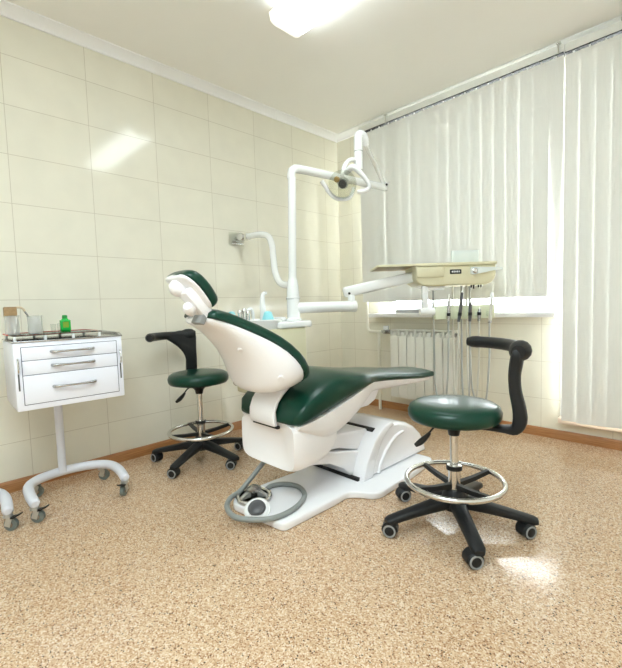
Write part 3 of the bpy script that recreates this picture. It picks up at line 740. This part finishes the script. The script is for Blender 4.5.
# fixed swing arm carrying the instrument table
b = NB(); tube(b, [(.715, -1.185, .905), (.937, -.898, .905)], .034, 16); tube(b, [(.928, -.910, .905), (.942, -.891, .905), (.945, -.887, .905)], [.036, .036, .028], 16); sa = obj('swing_arm', b, M['white'], t)
b = NB(); lathe(b, [(0, .93), (.022, .93), (.022, .965), (.015, .975), (0, .975)], (.925, -.912, 0), n=16); obj('pivot', b, M['white'], sa)
b = NB(); tube(b, [(.66, -1.60, .545), (.66, -1.625, .52), (.66, -1.625, .49), (.66, -1.60, .475), (.66, -1.575, .49)], .006, 8, smooth=4); tube(b, [(.66, -1.555, .545), (.66, -1.60, .545)], .006, 8); obj('hook', b, M['chrome'], t)

def cup(label, c, s):
    o = thing('plastic_cup', label, 'cup', c, 'light blue cups on the dental unit')
    b = NB(); lathe(b, [(.036*s, 0), (.037*s, .004), (.020*s, .052*s), (.010*s, .058*s), (0, .058*s)], c, n=20); obj('shell', b, M['teal'], o)
    b = NB(); lathe(b, [(.036*s, 0), (.039*s, .001), (.039*s, .005), (.035*s, .007)], c, n=20); obj('lip', b, M['teal'], o)
cup('light blue upturned cup in front of the tall white cup filler', (.700, -1.400, .828), 1.1)
cup('light blue upturned cup beside the chrome taps, mostly behind the green backrest', (.60, -1.585, .845), .9)
b = NB(); box(b, .57, .64, -1.62, -1.555, .832, .845, .004); obj('side_shelf', b, M['white'], t)

# ------------------------------------------------------------------ operating light on its arms
t = thing('operating_light', 'round dental operating light with clear shield hanging from white jointed arms', 'dental lamp', (UX, -1.205, 1.69))
b = NB(); tube(b, [(UX+.015, -1.190, 1.690), (UX+.015, -1.190, 1.712), (UX+.016, -1.185, 1.736), (UX+.020, -1.165, 1.752), (UX+.025, -1.135, 1.756), (.81, -.375, 1.757)], .0255, 14); obj('horizontal_arm', b, M['white'], t)
b = NB(); lathe(b, [(0, -.022), (.020, -.022), (.022, .018), (.016, .026), (0, .026)], (.812, -.370, 1.757), (0, 0, 1), 18); lathe(b, [(0, -.036), (.008, -.036), (.008, .036), (0, .036)], (.815, -.37, 1.775), (1, -.2, 0), 12); obj('arm_joint', b, M['white'], t)
b = NB(); tube(b, [(.815, -.385, 1.775), (.948, -.772, 1.942)], .0135, 12); obj('spring_arm', b, M['white'], t)
b = NB(); lathe(b, [(0, -.012), (.008, -.012), (.008, .012), (0, .012)], (.832, -.380, 1.768), (1, -1, 0), 10); obj('arm_bolt', b, M['dark'], t)
b = NB(); tube(b, [(.945, -.759, 1.925), (.953, -.777, 1.952), (.955, -.797, 1.968), (.951, -.817, 1.971), (.948, -.829, 1.955), (.947, -.831, 1.915), (.947, -.831, 1.752)], [.024, .028, .029, .029, .028, .027, .027], 16, smooth=4); hd = obj('head_post', b, M['white'], t)
b = NB(); lathe(b, [(.0272, 1.865), (.0282, 1.866), (.0282, 1.869), (.0272, 1.870)], (.947, -.831, 0), n=18); lathe(b, [(0, 1.738), (.008, 1.738), (.010, 1.754), (0, 1.754)], (.947, -.831, 0), n=12); obj('post_ring', b, M['grey'], hd)
HC = V((.945, -.985, 1.640)); HN = V((.56, -.72, -.40)).normalized()
hx = HN.cross(V((0, 0, 1))).normalized(); hz = hx.cross(HN).normalized()          # hx: image left, hz: up
if hx.dot(V((.685, .728, 0))) > 0: hx = -hx; hz = -hz if hz.z < 0 else hz
b = NB(); tube(b, [(.944, -.836, 1.805), (.938, -.868, 1.812), (.930, -.905, 1.800), (.922, -.935, 1.765), (.917, -.950, 1.715), tuple(HC - HN*.055 + hz*.05)], .0135, 12, smooth=5); obj('yoke', b, M['white'], t)
b = NB(); lathe(b, [(.076, .006), (.082, .0), (.076, -.008), (.060, -.030), (.030, -.050), (0, -.056), ], HC, HN, 32); hous = obj('reflector_dish', b, M['dish'], t)
b = NB(); lathe(b, [(.079, -.004), (.0845, .002), (.0845, .010), (.079, .012)], HC, HN, 32); obj('shield_rim', b, M['clearp'], t)
b = NB(); lathe(b, [(.079, .008), (.055, .016), (0, .020), (0, .017), (.055, .013), (.079, .005)], HC, HN, 32); obj('shield', b, M['lens'], t)
b = NB(); lathe(b, [(0, -.045), (.024, -.045), (.024, .004), (.019, .008), (0, .008)], HC, HN, 24); obj('bulb_cover', b, M['midgrey'], t)
b = NB(); lathe(b, [(0, -.03), (.016, -.026), (.018, -.01), (.010, 0), (0, 0)], HC + hx*.034 + hz*.028 - HN*.006, HN, 16); obj('bulb', b, M['amber'], t)
b = NB(); lathe(b, [(0, -.050), (.036, -.050), (.036, -.064), (.026, -.076), (0, -.078)], HC, HN, 24); obj('head_housing', b, M['white'], t)
def hp(a, c, d=0.0): return tuple(HC + hx*a + hz*c - HN*d)
b = NB(); tube(b, [hp(.125, .028, .0), hp(.108, .002, .0), (hp(.085, -.040, .0)), hp(.048, -.078, .004), hp(.0, -.090, .010), hp(-.035, -.085, .020), hp(-.055, -.060, .045), hp(-.060, -.03, .055)], [.013, .0125, .012, .012, .012, .012, .011, .010], 12, smooth=4); obj('handle', b, M['white'], t)
b = NB(); tube(b, [hp(-.020, .055, .062), hp(-.062, .088, .040), hp(-.110, .050, .030), hp(-.150, .000, .020), hp(-.158, -.030, .016), hp(-.130, -.050, .014), hp(-.088, -.052, .018)], [.019, .019, .015, .013, .013, .013, .011], 12, smooth=4); obj('handle', b, M['white'], t)

# ------------------------------------------------------------------ instrument table (built in its own frame: x right, y away from the viewer's side)
TA = math.atan2(.728, .685)
t = thing('instrument_table', 'cream dentist instrument table with hinged tray and hanging handpiece hoses', 'instrument table', (0, 0, 0))
b = NB()
prism(b, [(-.245, 1.130), (-.245, 1.060), (-.235, 1.035), (-.205, 1.015), (-.165, 1.008), (.175, 1.008), (.215, 1.018), (.238, 1.042), (.247, 1.075), (.247, 1.130)], 'y', 0.0, .30, .012); body = obj('body', b, M['cream'], t)
b = NB(); box(b, -.247, .250, -.010, .31, 1.128, 1.148, .006); obj('top_panel', b, M['cream'], t)
b = NB(); box(b, -.242, -.075, -.012, .004, 1.062, 1.125, .006); obj('side_drawer', b, M['cream'], body)
b = NB(); box(b, -.475, -.235, -.005, .35, 1.134, 1.138, .0015); obj('tray_underside', b, M['under'], t)
b = NB()
for q in ((-.475, -.235, -.008, .004), (-.475, -.235, .342, .354)): box(b, *q, 1.133, 1.146, .003)
box(b, -.479, -.469, -.008, .354, 1.133, 1.146, .003)
obj('tray_rim', b, M['cream'], t)
b = NB(); box(b, -.036, .034, -.004, .003, 1.078, 1.105, .003, mi=0)
for k, (w, h) in enumerate(((.008, .010), (.006, .012), (.009, .009), (.007, .011), (.006, .010))):
    x = -.022 + k*.0105; box(b, x-w/2, x+w/2, -.0052, -.0035, 1.0915-h/2, 1.0915+h/2, 0, mi=1)
obj('badge', b, [M['black'], M['white']], body)
b = NB(); rings = []
for x, z0, z1 in ((.085, 1.076, 1.112), (.10, 1.070, 1.116), (.14, 1.076, 1.115), (.20, 1.088, 1.112), (.25, 1.094, 1.110), (.276, 1.096, 1.108)):
    rings.append([V((x, y, z)) for y, z in ((-.020, z0), (-.006, z0), (-.006, z1), (-.020, z1))])
loft(b, rings); hn_ = obj('pull_handle', b, M['viewer'], t)
b = NB(); lathe(b, [(0, 0), (.015, 0), (.015, .010), (.010, .013), (0, .013)], (.107, -.019, 1.093), (0, -1, 0), 18); obj('handle_knob', b, M['chrome'], hn_)
b = NB(); box(b, .045, .225, .215, .228, 1.146, 1.245, .004); obj('film_viewer', b, M['viewer'], t)
b = NB(); box(b, .055, .215, .211, .2155, 1.155, 1.236, .003); obj('viewer_screen', b, M['viewer'], t)
for x, z in ((.105, 1.004), (.120, .996), (.150, 1.004), (.165, 1.004)):
    b = NB(); lathe(b, [(0, z-.012), (.005, z-.012), (.005, 1.012), (0, 1.012)], (x, .03, 0), n=8); obj('stud', b, M['dark'], t)
# bracket and handpiece holder
b = NB(); box(b, -.199, -.163, .02, .056, .868, 1.012, .006); tube(b, [(-.215, .03, .852), (-.185, .03, .852), (-.10, .03, .850)], [.024, .027, .023], 14); box(b, -.165, -.06, .03, .2, .985, 1.010, .005); obj('holder_bracket', b, M['white'], t)
b = NB(); box(b, -.125, .240, .0, .060, .800, .884, .008)
obj('handpiece_holder', b, M['mint'], t)
HX = [-.054, .018, .076, .131]
for x in HX + [.199]:
    b = NB(); box(b, x-.015, x+.015, -.022, .003, .815, .850, .005); obj('holder_clip', b, M['mint'], t)
# spring arm up from the swing arm (ends in the table's bracket)
t.rotation_euler = (0, 0, TA); t.location = (1.405, -.49, 0)
inv = (Matrix.Translation((1.405, -.49, 0)) @ Matrix.Rotation(TA, 4, 'Z')).inverted()
# the parts above were built around the local origin; the arm is built from world points brought into that frame
a0, a1 = inv @ V((.893, -.950, .986)), inv @ V((1.175, -.565, 1.078))
def local_obj(name, bm, m):
    bmesh.ops.recalc_face_normals(bm, faces=bm.faces)
    me = bpy.data.meshes.new(name)
    for f in bm.faces: f.smooth = True
    bm.to_mesh(me); bm.free(); me.set_sharp_from_angle(angle=math.radians(40)); me.materials.append(m)
    o = bpy.data.objects.new(name, me); COL.objects.link(o); o.parent = t; return o
b = NB(); d = (a1-a0).normalized(); s = d.cross(V((0, 0, 1))).normalized(); up = s.cross(d)
rings = []
for k, w in ((0, .6), (.012, .9), (.03, 1), (.97, 1), (1.0, .9)):
    c = a0 + (a1-a0)*k; rings.append([c + s*.026*w*sgnpow(math.cos(q*PI/8), .5) + up*.034*w*sgnpow(math.sin(q*PI/8), .5) for q in range(16)])
loft(b, rings); local_obj('spring_arm', b, M['white'])
b = NB(); pv = inv @ V((.925, -.912, 0)); lathe(b, [(0, .972), (.017, .972), (.017, 1.0), (0, 1.0)], (pv.x, pv.y, 0), n=14); local_obj('arm_pivot', b, M['white'])
b = NB(); lathe(b, [(0, -.03), (.008, -.03), (.008, .03), (0, .03)], a0 + d*.03 - up*.012, s, 10); local_obj('arm_bolt', b, M['dark'])
TABLE = t

# handpieces: each hangs in the holder on its own hose
TW = Matrix.Translation((1.405, -.49, 0)) @ Matrix.Rotation(TA, 4, 'Z')
def handpiece(name, label, x, ztip, kind, xe, ye, zlow, pale):
    o = bpy.data.objects.new(name, None); COL.objects.link(o); o.location = TW @ V((x, -.02, .79)); o.rotation_euler = (0, 0, TA)
    tag(o, label, 'handpiece', 'handpieces in the holder')
    def P(nm, bm, m, par=o):
        bmesh.ops.recalc_face_normals(bm, faces=bm.faces); bmesh.ops.translate(bm, verts=bm.verts, vec=(-x, .02, -.79))
        me = bpy.data.meshes.new(nm)
        for f in bm.faces: f.smooth = True
        bm.to_mesh(me); bm.free(); me.set_sharp_from_angle(angle=math.radians(40)); me.materials.append(m)
        q = bpy.data.objects.new(nm, me); COL.objects.link(q); q.parent = par; return q
    tilt = {1: .014, 4: .006}.get(kind, .003)
    b = NB(); y0 = -.030
    if kind == 4:
        tube(b, [(x-.004, y0, .780), (x, y0, .84), (x+.006, y0, .91), (x+.007, y0, .925)], [.010, .009, .007, .010], 12); P('body', b, M['hosel'])
        b = NB(); tube(b, [(x+.007, y0, .920), (x+.007, y0, .946), (x+.009, y0, .960)], [.011, .011, .004], 12); P('nozzle', b, M['white'])
        b = NB(); tube(b, [(x-.004, y0, .772), (x-.004, y0, .788)], .011, 12); P('collar', b, M['steel'])
    else:
        zc = .86 if kind == 1 else .80
        tube(b, [(x-tilt, y0, .785), (x-tilt*.5, y0, .82), (x, y0, .87 if ztip > .88 else .84), (x+tilt*.6, y0, ztip)], [.0085, .0105, .0100, .0085], 12); P('body', b, M['midgrey'] if kind in (1, 2) else M['steel'])
        b = NB(); tube(b, [(x+tilt*.6, y0, ztip), (x+tilt*.8, y0, ztip+.010), (x+tilt, y0, ztip+(.034 if kind != 3 else .008))], [.006, .0045, .0030], 10); P('tip', b, M['chrome'])
        b = NB(); tube(b, [(x-tilt*.5, y0, .822), (x-tilt*.3, y0, .840)], .0118, 12); P('grip', b, M['black'])
    b = NB()
    x2 = x - tilt
    pts = [(x2, y0, .79), (x2-.001, y0, .70), (x2+(xe-x2)*.06, y0, .55), (x2+(xe-x2)*.22, y0+.02, zlow+.10), (x2+(xe-x2)*.45, y0+.06, zlow), (x2+(xe-x2)*.7, ye-.05, zlow+.04), (x2+(xe-x2)*.88, ye-.01, zlow+.16), (xe+(x2-xe)*.04, ye, .70), (xe, ye, .90), (xe, ye, 1.012)]
    tube(b, pts, .0058, 10, smooth=6); P('hose', b, pale)
handpiece('dental_handpiece', 'leftmost slim steel handpiece in the holder under the instrument table', HX[0], .918, 0, -.100, .14, .22, M['hose'])
handpiece('dental_handpiece', 'tallest dark handpiece leaning in the holder, second from the left', HX[1], .962, 1, .020, .12, .26, M['hosel'])
handpiece('dental_handpiece', 'straight dark handpiece in the middle of the holder', HX[2], .902, 2, .075, .12, .20, M['hose'])
handpiece('dental_handpiece', 'shortest dark handpiece in the holder, just left of the white syringe', HX[3], .858, 3, .108, .12, .24, M['hosel'])
handpiece('air_water_syringe', 'pale syringe with white nozzle at the right end of the holder', .199, .955, 4, .150, .18, .23, M['hose'])

# ------------------------------------------------------------------ drawer trolley at the left
CX0, CX1, CY0, CY1, CZ0, CZ1 = .16, .50, -2.597, -2.163, .501, .797
t = thing('drawer_trolley', 'white three-drawer trolley on a single post with curved wheeled foot', 'trolley', (.30, -2.38, 0))
b = NB(); box(b, CX0, CX1, CY0, CY1, CZ0, CZ1, .004); obj('cabinet', b, M['cabinet'], t)
b = NB(); box(b, CX1-.006, CX1+.0006, CY0+.026, CY1-.024, CZ0+.024, CZ1-.020, 0); obj('drawer_frame', b, M['navy'], t)
yA, yB = CY0+.0285, CY1-.0265
for z0, z1 in ((.718, .7745), (.655, .7155), (.5275, .6525)):
    b = NB(); box(b, CX1-.02, CX1+.002, yA, yB, z0, z1, .0015); d = obj('drawer', b, M['cabinet'], t)
    zc = (z0+z1)/2 + .003; ym = (yA+yB)/2 + .004; b = NB()
    tube(b, [(CX1+.001, ym-.085, zc), (CX1+.016, ym-.075, zc), (CX1+.022, ym-.04, zc), (CX1+.025, ym, zc), (CX1+.022, ym+.04, zc), (CX1+.016, ym+.075, zc), (CX1+.001, ym+.085, zc)], [.0065, .0065, .005, .0042, .005, .0065, .0065], 10, smooth=4); obj('handle', b, M['steel'], d)
for y in (CY0+.013, CY1-.012):
    b = NB(); box(b, CX1-.002, CX1+.0012, y-.003, y+.003, .59, .665, .0005); hs_ = obj('side_slot', b, M['midgrey'], t)
    b = NB(); tube(b, [(CX1, y, .665), (CX1+.010, y, .675), (CX1+.013, y, .70), (CX1+.010, y, .72), (CX1, y, .728)], .0035, 8, smooth=3); obj('side_handle', b, M['chrome'], t)
b = NB(); box(b, CX0-.002, CX1+.004, CY0-.002, CY1+.003, CZ1-.001, CZ1+.006, .002)
prism(b, [(CX0, .803), (CX1+.003, .803), (CX1-.03, .815), (CX0, .818)], 'y', CY1-.012, CY1+.002); obj('steel_top', b, M['steel'], t)
b = NB(); tube(b, [(.22, -2.400, .10), (.22, -2.400, .502)], .0185, 18); obj('post', b, M['tube'], t)
def ubase(y0, par, x0=.495, half=.188):
    b = NB()
    zt = .100
    pts = [(x0, y0-half, zt-.012), (x0-.10, y0-half-.004, zt), (x0-.20, y0-half+.012, zt+.002), (x0-.265, y0-half+.075, zt+.002), (x0-.290, y0, zt+.002), (x0-.265, y0+half-.075, zt+.002), (x0-.20, y0+half-.012, zt+.002), (x0-.10, y0+half+.004, zt), (x0, y0+half, zt-.012)]
    tube(b, pts, [.021]+[.0225]*7+[.021], 16, smooth=6)
    for yy in (y0-half, y0+half): lathe(b, [(.021, -.004), (.021, .004), (.014, .012), (0, .014)], (x0, yy, zt-.012), (1, 0, -.1), 16)
    return obj('curved_foot', b, M['tube'], par)
ubase(-2.375, t)
def caster(x, y, ang, brake, par):
    T = Matrix.Translation((x, y, 0)) @ Matrix.Rotation(ang, 4, 'Z')
    b = NB(); tube(b, [T @ V((0, 0, .058)), T @ V((0, 0, .085))], .016, 14); tube(b, [T @ V((0, 0, .060)), T @ V((0, 0, .066))], .019, 14)
    for s in (-1, 1):
        m = T @ Matrix.Translation((.008, s*.013, .042)) @ Matrix.Rotation(math.radians(18), 4, 'Y')
        box(b, -.012, .012, -.0012, .0012, -.022, .020, 0, mat=m)
    box(b, -.014, .014, -.014, .014, .055, .060, .002, mat=T)
    c = obj('caster', b, M['satin'], par)
    b = NB(); ctr = T @ V((.012, 0, .0275)); ax = T.to_3x3() @ V((0, 1, 0))
    lathe(b, [(0, -.009), (.022, -.009), (.0275, -.008), (.0275, .008), (.022, .009), (0, .009)], ctr, ax, 22, 0); lathe(b, [(0, -.0115), (.012, -.0110), (.012, .0110), (0, .0115)], ctr, ax, 16, 1); obj('wheel', b, [M['tyre'], M['steel']], c)
    if brake:
        b = NB(); loft(b, [[T @ V((xx, yy*w, zz+dz)) for yy, dz in ((-1, 0), (1, 0), (1, .006), (-1, .006))] for xx, w, zz in ((-.002, .013, .050), (.03, .015, .055), (.056, .012, .068))]); obj('brake_pedal', b, M['black'], c)
for x, y, a, br in ((.488, -2.563, .9, True), (.19, -2.520, 1.0, False), (.205, -2.215, .8, False), (.488, -2.187, -.75, True)):
    caster(x, y, a, br, t)
# glass shelf raised over the steel top
t2 = thing('glass_shelf', 'red-edged glass shelf raised on short white pegs over the trolley top', 'glass shelf', (.32, -2.41, .803))
b = NB(); box(b, .185, .488, -2.592, -2.245, .8235, .8275, .001); obj('pane', b, M['gtop'], t2)
b = NB()
for q in ((.180, .186, -2.592, -2.245),): box(b, *q, .8225, .8285)
box(b, .18, .33, -2.597, -2.592, .8225, .8285); box(b, .18, .40, -2.245, -2.240, .8225, .8285); obj('red_edging', b, M['red'], t2)
for y in (-2.585, -2.475, -2.365, -2.255):
    for x in (.482, .20):
        b = NB(); lathe(b, [(0, .803), (.006, .803), (.006, .8235), (0, .8235)], (x, y, 0), n=10); obj('peg', b, M['white'], t2)
ZS = .8276
def beaker(label, c, r, h, grp):
    o = thing('glass_jar', label, 'jar', c, grp)
    x, y, z = c
    b = NB(); lathe(b, [(0, 0), (r, 0), (r, h), (r-.003, h), (r-.003, .004), (0, .004)], c, n=28); obj('vessel', b, M['frost'], o)
    b = NB(); lathe(b, [(r, h-.002), (r+.0015, h), (r, h+.002), (r-.003, h+.001)], c, n=28); obj('rim', b, M['glass'], o)
beaker('whitish glass jar holding a brown block, leftmost on the glass shelf', (.30, -2.570, ZS), .028, .085, 'glass jars on the trolley shelf')
beaker('whitish glass jar between the brown block and the small glasses', (.27, -2.478, ZS), .030, .080, 'glass jars on the trolley shelf')
for lab, c, r, h in (('small clear glass right of the two big jars, the left one of a pair', (.26, -2.402, ZS), .011, .036), ('small clear glass just left of the green bottle', (.258, -2.374, ZS), .011, .038)):
    o = thing('medicine_glass', lab, 'glass', c, 'small glasses on the trolley shelf')
    b = NB(); lathe(b, [(0, 0), (r*.8, 0), (r, h), (r-.002, h), (r*.8-.002, .004), (0, .004)], c, n=18); obj('vessel', b, M['glass'], o)
    b = NB(); lathe(b, [(r, h-.001), (r+.001, h), (r, h+.001), (r-.002, h+.0005)], c, n=18); obj('rim', b, M['glass'], o)
c = (.262, -2.350, ZS)
o = thing('green_bottle', 'small bright green plastic bottle standing on the glass shelf', 'bottle', c)
b = NB(); prism(b, rounded([(-.017, -.023), (.017, -.023), (.017, .023), (-.017, .023)], .010), 'z', 0, .056, .004, mat=Matrix.Translation(c)); lathe(b, [(.017, .053), (.015, .060), (.010, .064), (0, .064)], c, n=20); obj('body', b, M['bottle'], o)
b = NB(); lathe(b, [(0, .062), (.012, .062), (.012, .076), (.009, .080), (0, .080)], c, n=18); obj('cap', b, M['bcap'], o)
b = NB(); box(b, c[0]+.0164, c[0]+.0176, c[1]-.013, c[1]+.012, ZS+.018, ZS+.046, 0, mi=0); obj('label_patch', b, M['bmark'], o)
c = V((.30, -2.574, ZS))
o = thing('brown_block', 'brown block with a bent tan strip standing up from the glass jar', 'block', tuple(c + V((0, 0, .004))))
b = NB(); box(b, c.x-.016, c.x+.010, c.y-.024, c.y+.026, ZS+.078, ZS+.126, .005); tube(b, [c + V((-.003, 0, .004)), c + V((-.003, 0, .085))], .006, 8); obj('block', b, M['brown'], o)
b = NB(); tube(b, [c + V((0, .022, .122)), c + V((-.002, .040, .122)), c + V((-.004, .052, .114)), c + V((-.005, .057, .104))], .005, 8, smooth=4); obj('strip', b, M['tan'], o)
b = NB(); c2 = V((.27, -2.478, ZS)); tube(b, [c2 + V((.01, .012, .005)), c2 + V((0, -.018, .070)), c2 + V((-.002, -.040, .110))], [.0035, .0035, .0045], 8)
o = obj('metal_spatula', b, M['steel'], None, origin=tuple(c2 + V((.01, .012, .005)))); tag(o, 'thin grey metal tool leaning out of the right whitish glass jar', 'tool')

# second stand: only one foot and caster reach into the frame
t = thing('instrument_stand', 'pale tubular stand whose wheeled foot enters at the left edge', 'stand', (.28, -2.845, 0))
ubase(-2.845, t, .480, .188)
b = NB(); tube(b, [(.205, -2.845, .10), (.205, -2.845, .72)], .0205, 16); obj('post', b, M['tube'], t)
b = NB(); box(b, .08, .36, -3.00, -2.72, .72, .735, .004); box(b, .08, .36, -3.00, -2.995, .735, .75); box(b, .08, .36, -2.725, -2.72, .735, .75); obj('tray', b, M['steel'], t)
for x, y, a, br in ((.474, -2.657, .85, True), (.474, -3.033, .9, True), (.19, -2.70, .5, False), (.19, -2.99, .8, False)):
    caster(x, y, a, br, t)

# ------------------------------------------------------------------ settle each group of furniture at its surveyed spot in the room
def settle(names, pivot, new, deg, s, sz):
    for o in list(COL.objects):
        if o.parent is None and o.name.split('.')[0] in names:
            d = V((o.location.x - pivot[0], o.location.y - pivot[1], 0)); d.rotate(Matrix.Rotation(math.radians(deg), 3, 'Z'))
            o.location = (new[0] + d.x*s, new[1] + d.y*s, o.location.z*sz)
            o.rotation_euler.z += math.radians(deg); o.scale = (s, s, sz)
settle({'dental_chair', 'foot_pedal', 'foot_switch'}, (1.155, -1.33), (1.1759, -1.4204), -1.01, 1.0286, 1.0213)
settle({'dental_unit', 'plastic_cup'}, (.7, -1.2), (.696, -1.2579), -1.89, 1.0189, 1.0127)
settle({'instrument_table', 'dental_handpiece', 'air_water_syringe'}, (1.405, -.49), (1.4325, -.5519), -2.08, 1.0193, 1.0182)
settle({'operating_light'}, (.7, -1.2), (.6865, -1.2555), -.85, 1.0262, 1.0166)
settle({'drawer_trolley', 'glass_shelf', 'glass_jar', 'medicine_glass', 'green_bottle', 'brown_block', 'metal_spatula'}, (.30, -2.38), (.2932, -2.4678), -2.85, 1.0266, 1.0134)
settle({'instrument_stand'}, (.28, -2.845), (.2631, -2.9419), -2.85, 1.0102, 1.0157)
for st, pv, nw, dg, k, kz in ((s0, (1.795, -1.32), (1.8388, -1.4306), -.69, 1.0315, 1.0295), (s1, (.37, -1.705), (.3754, -1.7759), -1.98, 1.009, 1.011)):
    st.location = (nw[0] + (st.location.x - pv[0])*k, nw[1] + (st.location.y - pv[1])*k, 0); st.rotation_euler.z += math.radians(dg); st.scale = (k, k, kz)

# ------------------------------------------------------------------ daylight, camera, view
w = bpy.data.worlds.new('daylight'); S.world = w; w.use_nodes = True
nt = w.node_tree; bg = nt.nodes.get('Background') or nt.nodes.new('ShaderNodeBackground')
bg.inputs[0].default_value = (0.93, 0.97, 1.0, 1); bg.inputs[1].default_value = 9.0
ob = nt.nodes.get('World Output') or nt.nodes.new('ShaderNodeOutputWorld'); nt.links.new(bg.outputs[0], ob.inputs[0])

def rot_axes(yaw, pitch, roll):
    f = V((math.sin(yaw)*math.cos(pitch), math.cos(yaw)*math.cos(pitch), math.sin(pitch)))
    r = V((math.cos(yaw), -math.sin(yaw), 0)); uu = r.cross(f)
    return r*math.cos(roll) + uu*math.sin(roll), -r*math.sin(roll) + uu*math.cos(roll), f
r, uu, f = rot_axes(-0.78975628, -0.06903462, -0.03121565)
cam = bpy.data.cameras.new('camera'); co = bpy.data.objects.new('camera', cam); COL.objects.link(co)
co.matrix_world = Matrix(((r.x, uu.x, -f.x, 2.647622), (r.y, uu.y, -f.y, -3.044008), (r.z, uu.z, -f.z, 0.930803), (0, 0, 0, 1)))
cam.sensor_fit = 'HORIZONTAL'; cam.sensor_width = 36; cam.lens = 416.8381/622*36; cam.clip_start = 0.02
S.camera = co
S.view_settings.view_transform = 'Standard'; S.view_settings.look = 'None'; S.view_settings.exposure = 1.25; S.view_settings.gamma = 1.0
S.view_settings.use_curve_mapping = False
S.cycles.max_bounces = 10; S.cycles.diffuse_bounces = 6; S.cycles.glossy_bounces = 4; S.cycles.transparent_max_bounces = 24
S.cycles.caustics_reflective = False; S.cycles.caustics_refractive = False
